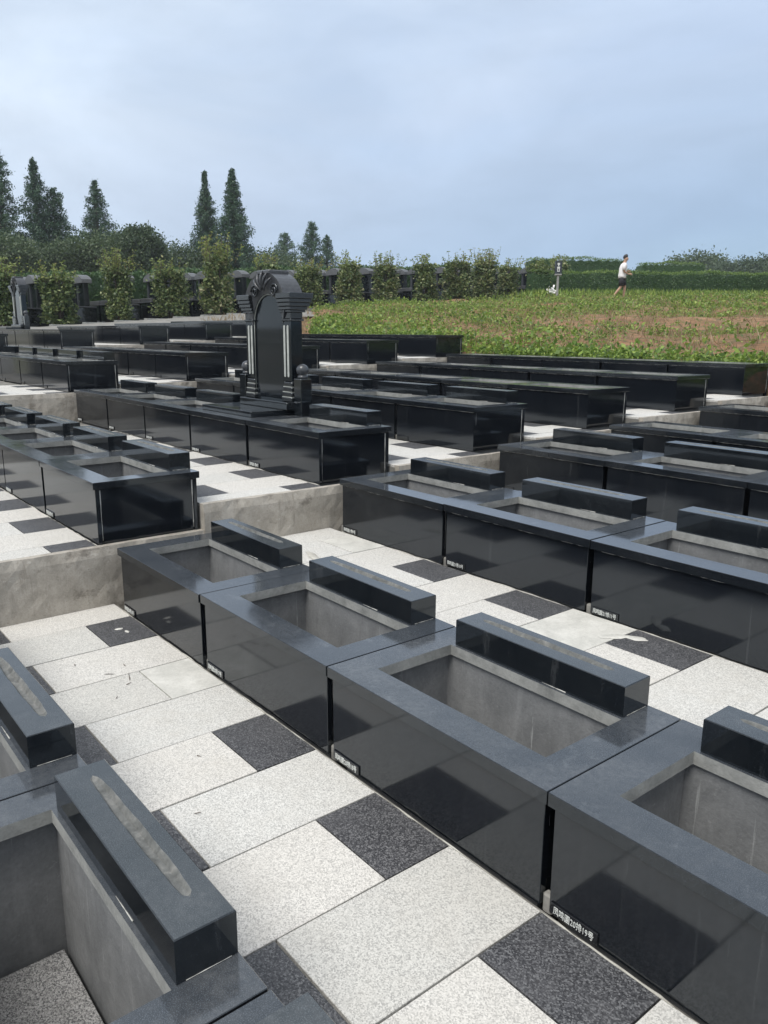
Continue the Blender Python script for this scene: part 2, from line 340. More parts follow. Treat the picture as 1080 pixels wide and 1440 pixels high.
# ------------------------------------------------------------------ paved aisles with their tiles
TILE = 0.36; DARK = 0.235
def tile_mesh(name, lu, lv, mat):
    bm = bmesh.new(); g = 0.0028
    box(bm, -lu/2+g, lu/2-g, -lv/2+g, lv/2-g, -0.02, 0.0, bev=0.0015)
    bmesh.ops.recalc_face_normals(bm, faces=bm.faces[:])
    me = bpy.data.meshes.new(name); bm.to_mesh(me); bm.free(); me.materials.append(mat); return me
TILE_CACHE = {}
COATED = [(1.98, -0.12), (0.9, 1.2), (2.7, 1.2)]
def get_tile(name, lu, lv, mat):
    k = (name, round(lu, 3), round(lv, 3))
    if k not in TILE_CACHE: TILE_CACHE[k] = tile_mesh(name, lu, lv, mat)
    return TILE_CACHE[k]
def aisle(u0, u1, v_front, z, v_back, phase, tiles=True, u_tile0=None, u_tile1=None):
    """paving in front of a row whose panels stand at v_front; v_back is the back of the row below"""
    bm = bmesh.new()
    top = z-0.02 if tiles else z
    box(bm, u0, u1, v_back, v_front+0.03, z-0.85, top)
    box(bm, u0, u1, v_front+0.03, v_front+GD+0.02, z-0.85, z-0.14)
    pav = tag(bm_obj('paving', bm, M['bed'] if tiles else M['white_tile']), kind='structure')
    if not tiles: return pav
    a = u0 if u_tile0 is None else u_tile0; b = u1 if u_tile1 is None else u_tile1
    s = math.floor((a-phase)/TILE)
    while phase+s*TILE < b-0.02:
        x0 = max(a, phase+s*TILE); x1 = min(b, phase+(s+1)*TILE); lu = x1-x0; s += 1
        if lu < 0.03: continue
        dark_front = (s-1) % 2 == 1
        vm = v_front-DARK-0.004 if dark_front else v_front-0.607
        for (va, vb, nm) in ((vm, v_front+0.008, 'dark_tile' if dark_front else 'white_tile'), (v_back+0.004, vm, 'white_tile' if dark_front else 'dark_tile')):
            if vb-va < 0.03: continue
            o = bpy.data.objects.new(nm, get_tile(nm, lu, vb-va, M[nm]))
            cu_, cv_ = (x0+x1)/2, (va+vb)/2
            if any(abs(cu_-a_) < 0.1 and abs(cv_-b_) < 0.2 for a_, b_ in COATED):
                o = bpy.data.objects.new('cement_coated_tile', get_tile('cement_coated_tile', lu, vb-va, M['smear']))
            o.location = P(cu_, cv_, z + rnd.uniform(-0.0015, 0.0015))
            o.rotation_euler = (rnd.uniform(-0.003, 0.003), rnd.uniform(-0.003, 0.003), 0)
            link(o, pav)
    return pav
def do_block(rows, u0, u1, phase, tiled, tile_rng):
    ks = sorted(rows)
    out_ = {}
    for k in ks:
        _, v, z, n = rows[k]
        vb = rows[k-1][1]+GD if k-1 in rows else v-0.863
        out_[k] = aisle(u0, u1, v, z, vb, phase, k in tiled, *tile_rng.get(k, (None, None)))
    return out_
PAV1 = do_block(NEAR, -2.4, WALL1, 0.0, {-1, 0, 1, 2, 3, 4, 5}, {5: (2.3, WALL1), -1: (-1.5, 1.4), 0: (-1.0, WALL1), 1: (-0.8, WALL1), 2: (0.2, WALL1), 3: (1.1, WALL1), 4: (1.6, WALL1)})
PAV2 = do_block(SECOND, WALL1+0.05, WALL2, 3.36, {-1, 0, 1, 2, 3, 4, 5}, {-1: (None, 4), 0: (None, 6.5), 1: (None, 7), 2: (None, 5.2), 3: (None, 5), 4: (None, 5), 5: (None, 5)})
PAV3 = do_block(THIRD, WALL2+0.05, WALL3, 8.6, {1, 2, 3, 4, 5}, {k: (None, 10.2) for k in range(1, 6)})
PAV4 = do_block(FOURTH, WALL3+0.05, 19.6, 13.9, set(), {})

# mortar smears lying on the tiles (flat spilled patches with ragged outlines)
def smear(par, cu, cv, z, ru, rv, seed, mat='smear', rot=0.0, n=30):
    rr = random.Random(seed); bm = bmesh.new(); pts = []
    for i in range(n):
        a = 2*math.pi*i/n; k = 1 + 0.16*math.sin(a*2+seed) + 0.1*math.sin(a*5+seed*2) + rr.uniform(-0.06, 0.06)
        x, y = ru*k*math.cos(a), rv*k*math.sin(a)
        pts.append((cu + x*math.cos(rot)-y*math.sin(rot), cv + x*math.sin(rot)+y*math.cos(rot)))
    ring0 = [bm.verts.new(P(a, b, z+0.0005)) for a, b in pts]
    ring1 = [bm.verts.new(P(cu+(a-cu)*0.86, cv+(b-cv)*0.86, z+0.003)) for a, b in pts]
    c = bm.verts.new(P(cu, cv, z+0.0045))
    for i in range(n):
        j = (i+1) % n
        bm.faces.new((ring0[i], ring0[j], ring1[j], ring1[i])); bm.faces.new((ring1[i], ring1[j], c))
    return bm_obj('mortar_smear', bm, M[mat], par, smooth=True)
smear(PAV1[1], 0.735, 1.35, 0.2215, 0.022, 0.075, 9, rot=0.5)
smear(PAV1[1], 0.66, 1.41, 0.2215, 0.05, 0.022, 11, rot=-0.5)
smear(PAV1[1], 2.6, 1.02, 0.2215, 0.10, 0.03, 14, 'mortar', 0.3)
smear(PAV1[0], 2.66, -0.10, 0.0015, 0.016, 0.01, 15)
smear(PAV1[0], 2.72, -0.12, 0.0015, 0.012, 0.02, 16)

def twig(par, u, v, z, a, L, r):
    bm = bmesh.new(); rr = random.Random(int(u*1000))
    pts = [P(u+L*(i/4-0.5)*math.cos(a)+rr.uniform(-1, 1)*L*0.05, v+L*(i/4-0.5)*math.sin(a)+rr.uniform(-1, 1)*L*0.05, z+r) for i in range(5)]
    tube(bm, pts, [r*0.6, r, r*0.9, r*0.7, r*0.3], 5); return bm_obj('fallen_twig', bm, M['bark'], par)
for (u, v, a, L) in ((2.12, -0.30, 0.4, 0.09), (2.2, -0.36, 2.2, 0.05), (2.05, -0.33, 1.2, 0.03), (2.26, -0.27, 0.1, 0.03), (1.95, -0.42, 0.9, 0.02), (0.98, -0.52, 1.9, 0.025), (2.4, -0.45, 0.3, 0.025), (1.3, -0.36, 2.6, 0.018)): twig(PAV1[0], u, v, 0.002, a, L, 0.0018)

# thin beads of mortar along the foot of the front panels
def bead(par, u0, u1, v, z, seed, r=0.0048):
    rr = random.Random(seed); bm = bmesh.new(); n = int((u1-u0)/0.05)+2
    pts = []; rad = []
    for i in range(n):
        pts.append(P(u0+(u1-u0)*i/(n-1), v+rr.uniform(-0.002, 0.002), z)); rad.append(r*rr.uniform(0.05, 1.0)*(0.25+0.75*(math.sin(i*0.37+seed) > -0.2)))
    tube(bm, pts, rad, 5); return bm_obj('mortar_bead', bm, M['mortar'], par, smooth=True)
for k_, a_, b_ in ((0, -1.9, 2.98), (1, -0.9, 2.98), (2, 0.1, 3.0)): bead(PAV1[k_], a_, b_, NEAR[k_][1]+0.004, NEAR[k_][2]+0.001, 21+k_)
for k_ in (0, 1): bead(PAV2[k_], SECOND[k_][0], 7.0, SECOND[k_][1]+0.004, SECOND[k_][2]+0.001, 31+k_)

# ------------------------------------------------------------------ retaining walls between the terraces
def retaining_wall(u, low, high, label, v_lo, v_hi, thick=0.055):
    """cast concrete face following the paving levels on both sides"""
    root = empty('retaining_wall', P(u, 0, 0)); tag(root, label, 'wall', 'concrete retaining walls')
    ks = sorted(high)
    for i, k in enumerate(ks):
        va = v_lo if i == 0 else high[k-1][1]+GD+0.001
        vb = high[k][1]+GD if k != ks[-1] else v_hi
        zt = high[k][2]+0.002
        zb = (low[k][2] if k in low else high[k][2]-0.35)-0.2
        bm = bmesh.new(); nv = max(4, int((vb-va)/0.05)); nz = max(4, int((zt-zb)/0.05))
        grid = []
        for a in range(nv+1):
            colv = []
            for b in range(nz+1):
                v = va+(vb-va)*a/nv; z = zb+(zt-zb)*b/nz
                off = 0.011*mnoise.noise(Vector((v*3.1, z*4, u))) + 0.005*mnoise.noise(Vector((v*17, z*17, u)))
                if b == nz: off += 0.008+0.010*mnoise.noise(Vector((v*9, 3, u)))
                colv.append(bm.verts.new((off, -v, z + (0.004*mnoise.noise(Vector((v*8, 7, u))) if b == nz else 0))))
            grid.append(colv)
        for a in range(nv):
            for b in range(nz): bm.faces.new((grid[a][b], grid[a+1][b], grid[a+1][b+1], grid[a][b+1]))
        back = [bm.verts.new((thick, g[-1].co.y, zt-0.001)) for g in grid]
        for a in range(nv): bm.faces.new((grid[a][-1], grid[a+1][-1], back[a+1], back[a]))
        for g0 in (0, nv):
            lo = bm.verts.new((thick, grid[g0][0].co.y, zb))
            bm.faces.new([grid[g0][b] for b in range(nz+1)]+[back[g0], lo])
        bm_obj('concrete_section', bm, M['wall'], root, smooth=False)
retaining_wall(WALL1, NEAR, SECOND, 'stained concrete retaining wall below the terrace that holds the arched headstone', -2.4, 8.3)
retaining_wall(WALL2, SECOND, THIRD, 'concrete retaining wall at the top end of the headstone terrace', 0.0, 8.3)
retaining_wall(WALL3, THIRD, FOURTH, 'farthest concrete retaining wall before the clipped shrubs', 1.6, 8.3)

# ------------------------------------------------------------------ the grave box
HOLE = (-0.385, 0.372, 0.13, 0.487)     # opening in the lid
def make_grave():
    root = empty('grave_box', (0, 0, 0))
    # lid: a frame of polished granite with a sawn opening
    bm = bmesh.new()
    o0, o1, w0, w1 = -0.497, 0.497, 0.0, GD; h0, h1, k0, k1 = HOLE; zb, zt = 0.32, 0.36
    def ring(a, b, c, d, z): return [bm.verts.new(P(*q, z)) for q in ((a, c), (b, c), (b, d), (a, d))]
    ot, it, ob, ib = ring(o0, o1, w0, w1, zt), ring(h0, h1, k0, k1, zt), ring(o0, o1, w0, w1, zb), ring(h0, h1, k0, k1, zb)
    for i in range(4):
        j = (i+1) % 4
        bm.faces.new((ot[i], ot[j], it[j], it[i])); bm.faces.new((ob[i], ob[j], ib[j], ib[i])); bm.faces.new((ot[i], ot[j], ob[j], ob[i]))
        f_ = bm.faces.new((it[i], it[j], ib[j], ib[i])); f_.material_index = 1
    bmesh.ops.recalc_face_normals(bm, faces=bm.faces[:])
    es = [e for e in bm.edges if (e.verts[0] in ot and e.verts[1] in ot) or (e.verts[0] in ob and e.verts[1] in ob) or (e.verts[0] in ot and e.verts[1] in ob) or (e.verts[0] in ob and e.verts[1] in ot)]
    bmesh.ops.bevel(bm, geom=es, offset=0.0016, segments=1, affect='EDGES', profile=0.5)
    for f_ in bm.faces:
        if f_.material_index == 0 and f_.normal.z > 0.9: f_.material_index = 2
    lid = bm_obj('lid', bm, [M['lid'], M['sawn'], M['lid_top']], root)
    boxobj('front_panel', (-0.483, 0.483, 0.014, 0.038, 0.004, 0.318), M['panel'], root, 0.0015)
    boxobj('back_panel', (-0.483, 0.483, 0.599, 0.623, -0.10, 0.318), M['panel'], root, 0.0015)
    for s in (-1, 1):
        boxobj('side_panel', ((-0.476, -0.452) if s < 0 else (0.452, 0.476)) + (0.046, 0.591, 0.004, 0.318), M['panel'], root, 0.0015)
        rr = random.Random(s+5)
        for vv in (0.042, 0.595):
            bm = bmesh.new(); n = 9; tube(bm, [P(s*0.474, vv, 0.02+0.29*i/(n-1)) for i in range(n)], [0.005*rr.uniform(0.3, 1) for _ in range(n)], 5)
            bm_obj('sealant_bead', bm, M['seam'], root, smooth=True)
    bm = bmesh.new(); rr = random.Random(17); n = 40
    tube(bm, [P(-0.48+0.96*i/(n-1), 0.0125, 0.3175) for i in range(n)], [0.0026*rr.uniform(0.2, 1)*(0.4+0.6*abs(math.sin(i*0.31))) for i in range(n)], 5)
    bm_obj('sealant_bead', bm, M['seam'], root, smooth=True)
    # mortar plug at the foot of the gap to the next box
    bm = bmesh.new(); box(bm, 0.4835, 0.5165, 0.024, 0.05, -0.02, 0.04, bev=0.006); bm_obj('mortar_plug', bm, M['bed'], root)
    # cement liner and granite floor inside
    bm = bmesh.new(); a0, a1, b0, b1 = h0-0.025, h1+0.03, k0-0.03, k1+0.014
    ti, bi = ring2(bm, a0, a1, b0, b1, 0.3195), ring2(bm, a0, a1, b0, b1, -0.13)
    to, bo = ring2(bm, -0.448, 0.448, 0.05, 0.59, 0.3195), ring2(bm, -0.448, 0.448, 0.05, 0.59, -0.13)
    for i in range(4):
        j = (i+1) % 4
        bm.faces.new((ti[i], ti[j], bi[j], bi[i])); bm.faces.new((to[i], to[j], ti[j], ti[i])); bm.faces.new((to[i], to[j], bo[j], bo[i])); bm.faces.new((bo[i], bo[j], bi[j], bi[i]))
    bm_obj('cement_liner', bm, M['liner'], root)
    bm = bmesh.new(); box(bm, a0+0.012, a1-0.012, b0+0.012, b1-0.012, -0.125, -0.09, bev=0.002); fl = bm_obj('floor_slab', bm, M['floor'], root)
    # plinth block for the future headstone with its ground-out groove
    bm = bmesh.new(); gm = bmesh.new()
    u0, u1, v0, v1, z0, z1 = -0.382, 0.360, 0.499, 0.634, 0.3612, 0.4625
    n = 49; ch = 0.0025
    us = [u0+ch+(u1-u0-2*ch)*i/(n-1) for i in range(n)]
    def prof(i):
        x = (us[i]-u0)/(u1-u0); 
        if x < 0.13 or x > 0.9: return 0.0, 0.0
        s = math.sin(math.pi*(x-0.13)/0.77)
        return 0.006+0.0125*s**0.3, 0.003+0.014*s**0.5
    c0 = 0.578
    rows = []
    for i in range(n):
        wd, dp = prof(i); sk = (0.0010*math.sin(i*0.55)+0.0006*math.sin(i*1.7))*(wd > 0)
        a = [bm.verts.new(P(us[i], v, z1)) for v in (v0+ch, c0+sk-wd, c0+sk+wd, v1-ch)]
        rows.append((a, wd, dp, c0+sk))
    for (a, wa, da, ca), (b, wb, db, cb) in zip(rows[:-1], rows[1:]):
        bm.faces.new((a[0], b[0], b[1], a[1])); bm.faces.new((a[2], b[2], b[3], a[3]))
        if wa == 0 and wb == 0: bm.faces.new((a[1], b[1], b[2], a[2]))
    # groove itself is a separate rough surface
    for (a, wa, da, ca), (b, wb, db, cb), xa, xb in zip(rows[:-1], rows[1:], us[:-1], us[1:]):
        if wa == 0 and wb == 0: continue
        va = [gm.verts.new(P(xa, ca+o_*wa, z1-(da if abs(o_) < 0.9 else 0))) for o_ in (-1, -0.45, 0.45, 1)]
        vb = [gm.verts.new(P(xb, cb+o_*wb, z1-(db if abs(o_) < 0.9 else 0))) for o_ in (-1, -0.45, 0.45, 1)]
        for q in range(3): gm.faces.new((va[q], vb[q], vb[q+1], va[q+1]))
    bmesh.ops.remove_doubles(gm, verts=gm.verts[:], dist=1e-5); bmesh.ops.remove_doubles(bm, verts=bm.verts[:], dist=1e-6)
    # sides with a fine chamfer
    top_ring = [(u0+ch, v0+ch), (u1-ch, v0+ch), (u1-ch, v1-ch), (u0+ch, v1-ch)]
    mid_ring = [(u0, v0), (u1, v0), (u1, v1), (u0, v1)]
    T = [bm.verts.new(P(a, b, z1)) for a, b in top_ring]; Md = [bm.verts.new(P(a, b, z1-ch)) for a, b in mid_ring]; Bo = [bm.verts.new(P(a, b, z0)) for a, b in mid_ring]
    for i in range(4):
        j = (i+1) % 4
        bm.faces.new((T[i], T[j], Md[j], Md[i])); bm.faces.new((Md[i], Md[j], Bo[j], Bo[i]))
    bm.faces.new(Bo)
    bmesh.ops.recalc_face_normals(bm, faces=bm.faces[:])
    for f_ in bm.faces:
        if abs(f_.normal.z) > 0.9 and f_.calc_center_median().z > z1-0.001: f_.material_index = 1
    blk = bm_obj('headstone_plinth', bm, [M['beam'], M['beam_top']], root)
    bm_obj('groove', gm, M['groove'], blk)
    bm = bmesh.new(); rr = random.Random(4)
    tube(bm, [P(u0-0.001, v0+0.02+0.1*i/5, z0+0.001) for i in range(6)], [0.0022*rr.uniform(0.1, 1) for _ in range(6)], 5)
    bm_obj('mortar_line', bm, M['smear'], blk, smooth=True); bm = bmesh.new()
    tube(bm, [P(u0+0.22+0.10*i/7, v0-0.0005, z0+0.0005) for i in range(8)], [0.0018*rr.uniform(0.1, 1) for _ in range(8)], 5)
    bm_obj('mortar_line', bm, M['smear'], blk, smooth=True)
    # number plate at the foot of the front panel (far end of the panel)
    pl = boxobj('number_plate', (0.325, 0.476, 0.0085, 0.0138, 0.008, 0.042), M['plate'], root, 0.0008)
    return root
def ring2(bm, a, b, c, d, z): return [bm.verts.new(P(*q, z)) for q in ((a, c), (b, c), (b, d), (a, d))]

TEXTS = {}
def text_mesh(body):
    if body in TEXTS: return TEXTS[body]
    cu = bpy.data.curves.new('lettering', 'FONT'); cu.body = body; cu.size = 1.0; cu.extrude = 0.012; cu.resolution_u = 2
    ob = bpy.data.objects.new('lettering_tmp', cu); COL.objects.link(ob)
    dg = bpy.context.evaluated_depsgraph_get()
    me = bpy.data.meshes.new_from_object(ob.evaluated_get(dg)); me.name = 'lettering'
    bpy.data.objects.remove(ob)
    co = np.array([v.co[:] for v in me.vertices])
    if len(co):
        lo, hi = co.min(0), co.max(0); co -= (lo+hi)/2
        s = np.array([0.128/(hi[0]-lo[0]), 0.024/(hi[1]-lo[1]), 0.08])
        co *= s
        # text x -> -u (reads from the far end of the panel towards the near end), text y -> z, text z -> -v (out of the panel)
        new = np.stack([-co[:, 0], co[:, 2], co[:, 1]], 1)
        me.vertices.foreach_set('co', new.astype(np.float32).ravel()); me.update()
    me.materials.clear(); me.materials.append(M['ink'])
    TEXTS[body] = me
    return me

ORD = ['first', 'second', 'third', 'fourth', 'fifth', 'sixth', 'seventh', 'eighth', 'ninth', 'tenth', 'eleventh', 'twelfth', 'thirteenth', 'fourteenth', 'fifteenth']
def drop_plinth(o):
    for c in list(o.children):
        if c.name.startswith('headstone_plinth'):
            for g in list(c.children): bpy.data.objects.remove(g)
            bpy.data.objects.remove(c)
PROTO = make_grave()
used = [False]
ROWTXT = {-1: 'two rows below the headstone', 0: 'one row below the headstone row', 1: 'in line with the headstone',
          2: 'one row above the headstone', 3: 'two rows above the headstone', 4: 'one row from the field', 5: 'in the row bordering the field'}
def grave(u_mid, v, z, label, group, text=None, plinth=True):
    o = PROTO if not used[0] else copy_tree(PROTO)
    used[0] = True
    o.location = P(u_mid+rnd.uniform(-0.0012, 0.0012), v+rnd.uniform(-0.003, 0.003), z+rnd.uniform(-0.0015, 0.0015)); o.rotation_euler = (0, 0, rnd.uniform(-0.0018, 0.0018)); tag(o, label, 'grave', group)
    pl = [c for c in o.children if c.name.startswith('number_plate')][0]
    for c in list(pl.children): bpy.data.objects.remove(c)
    if not plinth: drop_plinth(o)
    if text:
        t_ = bpy.data.objects.new('lettering', text_mesh(text)); t_.location = P(0.4005, 0.0083, 0.025); link(t_, pl)
    return o
WITH_PLINTH = {('lowest terrace', k) for k in (-1, 0, 1, 2)} | {('headstone terrace', k) for k in (0, 1, 2)} | {('third terrace', 0), ('third terrace', 1)} | {('headstone terrace', -1)}
PLATE_NO = {(0, 0): 16, (0, 1): 17, (0, 2): 18, (0, 3): 19, (0, 4): 20, (1, 0): 9, (1, 1): 10, (1, 2): 11, (1, 3): 12}
for terr, rows_, sgn in (('lowest terrace', NEAR, -1), ('headstone terrace', SECOND, 1), ('third terrace', THIRD, 1), ('top terrace', FOURTH, 1)):
    for k, (ue, v, z, n) in rows_.items():
        for j in range(n):
            um = ue + sgn*(j+0.5)
            txt = None
            if terr == 'lowest terrace' and (k, j) in PLATE_NO: txt = '凤鸣園%d排%d号' % (20+k, PLATE_NO[(k, j)])
            elif terr == 'headstone terrace' and k in (0, 1): txt = '凤鸣園%d排%d号' % (20+k, 15-j) if k == 0 else '凤鸣園%d排%d号' % (21, 8-j)
            grave(um, v, z, 'grave on %s, %s from its concrete step, %s' % (terr, ORD[j], ROWTXT[k]), 'black granite grave boxes in terraced rows', txt, (terr, k) in WITH_PLINTH)

# ------------------------------------------------------------------ the arched headstone on the second grave of row 1
def make_headstone():
    """local frame: origin on the grave lid, u 0 = centre of the stele, v 0 = its front face"""
    root = empty('headstone', (0, 0, 0))
    boxobj('offering_slab', (-0.32, 0.53, -0.36, 0.13, 0.0005, 0.045), M['lid'], root, 0.003)
    boxobj('plinth', (-0.385, 0.385, -0.07, 0.125, 0.0455, 0.105), M['beam'], root, 0.004)
    # arched inscription panel
    bm = bmesh.new(); hw = 0.225; zs, za = 0.71, 0.95; pts = [(-hw, 0.106), (hw, 0.106)]
    for i in range(19): a = math.pi*i/18; pts.append((hw*math.cos(a), zs+(za-zs)*math.sin(a)))
    fr = [bm.verts.new(P(a, 0.02, b)) for a, b in pts]; bk = [bm.verts.new(P(a, 0.075, b)) for a, b in pts]
    bm.faces.new(fr); bm.faces.new(bk[::-1])
    for i in range(len(pts)): j = (i+1) % len(pts); bm.faces.new((fr[i], fr[j], bk[j], bk[i]))
    st = bm_obj('inscription_panel', bm, M['stele'], root)
    # pale line round the panel
    bm = bmesh.new(); tube(bm, [P(hw+0.008, 0.012, 0.107)] + [P((hw+0.008)*math.cos(math.pi*i/18), 0.012, zs+(za-zs+0.01)*math.sin(math.pi*i/18)) for i in range(19)] + [P(-hw-0.008, 0.012, 0.107)], [0.004]*21, 6)
    bm_obj('border_line', bm, M['inlay'], st, smooth=True)
    # pilasters with base mouldings, capitals and pale inlaid flutes
    for s in (-1, 1):
        a, b = sorted((s*0.236, s*0.36))
        pil = boxobj('pilaster', (a, b, 0.0, 0.105, 0.27, 0.745), M['stele'], root, 0.003)
        for q in range(4):
            e = 0.012 - 0.004*q
            boxobj('base_moulding', (a-e, b+e, -e-0.004, 0.105+e, 0.1055+0.041*q, 0.1055+0.041*(q+1)-0.006), M['carved'], pil, 0.006)
            if q: boxobj('moulding_line', (a-e-0.001, b+e+0.001, -e-0.006, 0.104+e, 0.1055+0.041*q-0.0055, 0.1055+0.041*q-0.0005), M['inlay'], pil)
        for cu in (s*0.262, s*0.312):
            bm = bmesh.new(); n = 10; hw_ = 0.0125; zl, zh = 0.315, 0.70
            pp = [(cu+hw_*math.cos(math.pi+math.pi*i/n), zl+hw_*math.sin(math.pi+math.pi*i/n)) for i in range(n+1)] + [(cu+hw_*math.cos(math.pi*i/n), zh+hw_*math.sin(math.pi*i/n)) for i in range(n+1)]
            f0 = [bm.verts.new(P(x, -0.0035, z)) for x, z in pp]; f1 = [bm.verts.new(P(x, 0.01, z)) for x, z in pp]
            bm.faces.new(f0); bm.faces.new(f1[::-1])
            for i in range(len(pp)): j = (i+1) % len(pp); bm.faces.new((f0[i], f0[j], f1[j], f1[i]))
            bm_obj('flute_inlay', bm, M['inlay'], pil)
        for q, (e, z0, z1) in enumerate(((0.012, 0.7455, 0.762), (0.004, 0.7625, 0.812), (0.020, 0.8125, 0.832), (0.032, 0.8325, 0.858), (0.045, 0.8585, 0.888), (0.056, 0.8885, 0.918), (0.064, 0.9185, 0.962))):
            ea = e if s > 0 else e; 
            lo, hi = (a-min(e, 0.02), b+e) if s > 0 else (a-e, b+min(e, 0.02))
            boxobj('capital_course', (lo, hi, -e*0.8, 0.105+e*1.1, z0, z1), M['carved'], root, 0.004)
    # arched pediment: thick ring with a stepped ridge
    bm = bmesh.new(); n = 24
    def arc(rw, rz, zc, v): return [bm.verts.new(P(rw*math.cos(math.pi*i/n), v, zc+rz*math.sin(math.pi*i/n))) for i in range(n+1)]
    oi_, oo = arc(0.236, 0.255, zs, 0.0), arc(0.318, 0.270, 0.865, -0.03)
    ki, ko = arc(0.236, 0.255, zs, 0.12), arc(0.318, 0.270, 0.865, 0.155)
    for i in range(n):
        bm.faces.new((oi_[i], oi_[i+1], oo[i+1], oo[i])); bm.faces.new((ki[i], ki[i+1], ko[i+1], ko[i]))
        bm.faces.new((oo[i], oo[i+1], ko[i+1], ko[i])); bm.faces.new((oi_[i], oi_[i+1], ki[i+1], ki[i]))
    bm.faces.new((oi_[0], oo[0], ko[0], ki[0])); bm.faces.new((oi_[n], oo[n], ko[n], ki[n]))
    ped = bm_obj('pediment', bm, M['roof'], root)
    boxobj('ridge_block', (-0.10, 0.10, -0.036, 0.158, 1.115, 1.150), M['roof'], ped, 0.008)
    # carved fan and scrolls on the pediment face
    for i in range(5):
        a = R_(90+(i-2)*24); bm = bmesh.new()
        c0 = (0.0, 0.965); pts = []
        for q in range(7):
            s_ = q/6; r_ = 0.03+0.15*s_
            pts.append(P(c0[0]+r_*math.cos(a), -0.035-0.022*math.sin(math.pi*s_), c0[1]+r_*math.sin(a)))
        tube(bm, pts, [0.004, 0.007, 0.010, 0.012, 0.013, 0.010, 0.003], 6); bm_obj('fan_petal', bm, M['roof'], ped, smooth=True)
    for s in (-1, 1):
        bm = bmesh.new(); pts = []
        for q in range(22):
            a = q*0.5; r_ = 0.058*(1-q/26)
            pts.append(P(s*(0.15+r_*math.cos(a)), -0.026, 0.985+r_*math.sin(a)))
        tube(bm, pts, [0.009]*22, 6); bm_obj('scroll', bm, M['carved'], ped, smooth=True)
    # corner posts with ball finials
    for uc, vc in ((-0.44, 0.05), (0.45, 0.05)):
        bm = bmesh.new(); box(bm, uc-0.052, uc+0.052, vc-0.052, vc+0.052, 0.0005 if uc < 0 else 0.0455, 0.295, bev=0.004); post = bm_obj('post', bm, M['beam'], root)
        bm = bmesh.new(); lathe(bm, uc, -vc, [(0.040, 0.2955), (0.040, 0.318)] + [(0.049*math.sin(math.pi*(0.2+0.8*i/10)) + 0.001, 0.362-0.049*math.cos(math.pi*(0.2+0.8*i/10))) for i in range(11)], 20)
        bm_obj('ball_finial', bm, M['roof'], post, smooth=True)
    return root
HS = make_headstone()
u_h, v_h, z_h = 4.655, 1.97, SECOND[1][2]+GH
HS.location = P(u_h, v_h, z_h)
tag(HS, 'tall black granite headstone with arched pediment, pale fluted inlays and ball finials', 'headstone')
# this grave carries the headstone instead of the bare plinth block
for o in [o for o in bpy.data.objects if o.name.startswith('grave_box') and abs(o.location.x-4.72) < 0.02 and abs(o.location.y+1.49) < 0.02]:
    for c in list(o.children):
        if c.name.startswith('headstone_plinth'):
            for g in list(c.children): bpy.data.objects.remove(g)
            bpy.data.objects.remove(c)
H2 = copy_tree(HS); H2.location = P(18.27, 3.58, FOURTH[2][2]+GH); 
tag(H2, 'arched black headstone on the top terrace in front of the clipped shrubs', 'headstone')
for o in [o for o in bpy.data.objects if o.name.startswith('grave_box') and abs(o.location.x-18.35) < 0.1 and abs(o.location.y+3.1) < 0.05]:
    for c in list(o.children):
        if c.name.startswith('headstone_plinth'):
            for g in list(c.children): bpy.data.objects.remove(g)
            bpy.data.objects.remove(c)

# ------------------------------------------------------------------ older tombs behind the shrubs (simpler copies of one small tomb)
def make_tomb():
    root = empty('old_tomb')
    boxobj('base_box', (-0.48, 0.48, -0.5, 0.5, -0.3, 0.42), M['panel'], root, 0.01)
    boxobj('ledge', (-0.5, 0.5, -0.52, 0.52, 0.421, 0.46), M['roof'], root, 0.01)
    boxobj('stele', (-0.24, 0.24, 0.2, 0.3, 0.461, 1.3), M['stele'], root, 0.01)
    for s in (-1, 1):
        a, b = sorted((s*0.25, s*0.38)); boxobj('column', (a, b, 0.17, 0.32, 0.461, 1.22), M['roof'] if s > 0 else M['carved'], root, 0.01)
    bm = bmesh.new(); prof = [(-0.48, 1.22), (0.48, 1.22), (0.46, 1.34), (0.26, 1.44), (0.0, 1.5), (-0.26, 1.44), (-0.46, 1.34)]
    a = [bm.verts.new(P(x, 0.08, z)) for x, z in prof]; b = [bm.verts.new(P(x, 0.42, z)) for x, z in prof]
    bm.faces.new(a); bm.faces.new(b[::-1])
    for i in range(len(prof)): j = (i+1) % len(prof); bm.faces.new((a[i], a[j], b[j], b[i]))
    bm_obj('roof', bm, M['tomb_roof'], root)
    boxobj('balustrade', (-0.46, 0.46, -0.48, -0.40, 0.461, 0.58), M['tomb_roof'], root, 0.01)
    return root
TOMB = make_tomb(); first = True
for i in range(19):
    v = 4.6 + 1.5*i
    for u in (26.6, 27.75):
        o = TOMB if first else copy_tree(TOMB); first = False
        o.location = P(u + rnd.uniform(-0.06, 0.06), v + rnd.uniform(-0.05, 0.05), field_z(25.5, max(v, 6.5)) + 0.05)
        tag(o, 'older roofed tomb in the rows behind the clipped shrubs', 'tomb', 'older tombs behind the shrubs')

# low pale kerb along the foot of the shrubs
bm = bmesh.new(); box(bm, 24.02, 24.28, 2.0, 16.0, 0.6, 1.55)
kerb = tag(bm_obj('kerb', bm, M['bed']), kind='structure')
for i in range(14):
    v0 = 2.0+i*1.0; z = field_z(24.2, max(v0, 5))-0.02
    boxobj('kerb_stone', (24.0, 24.3, v0, v0+0.99, z-0.5, z+0.08), M['sawn'], kerb, 0.01)

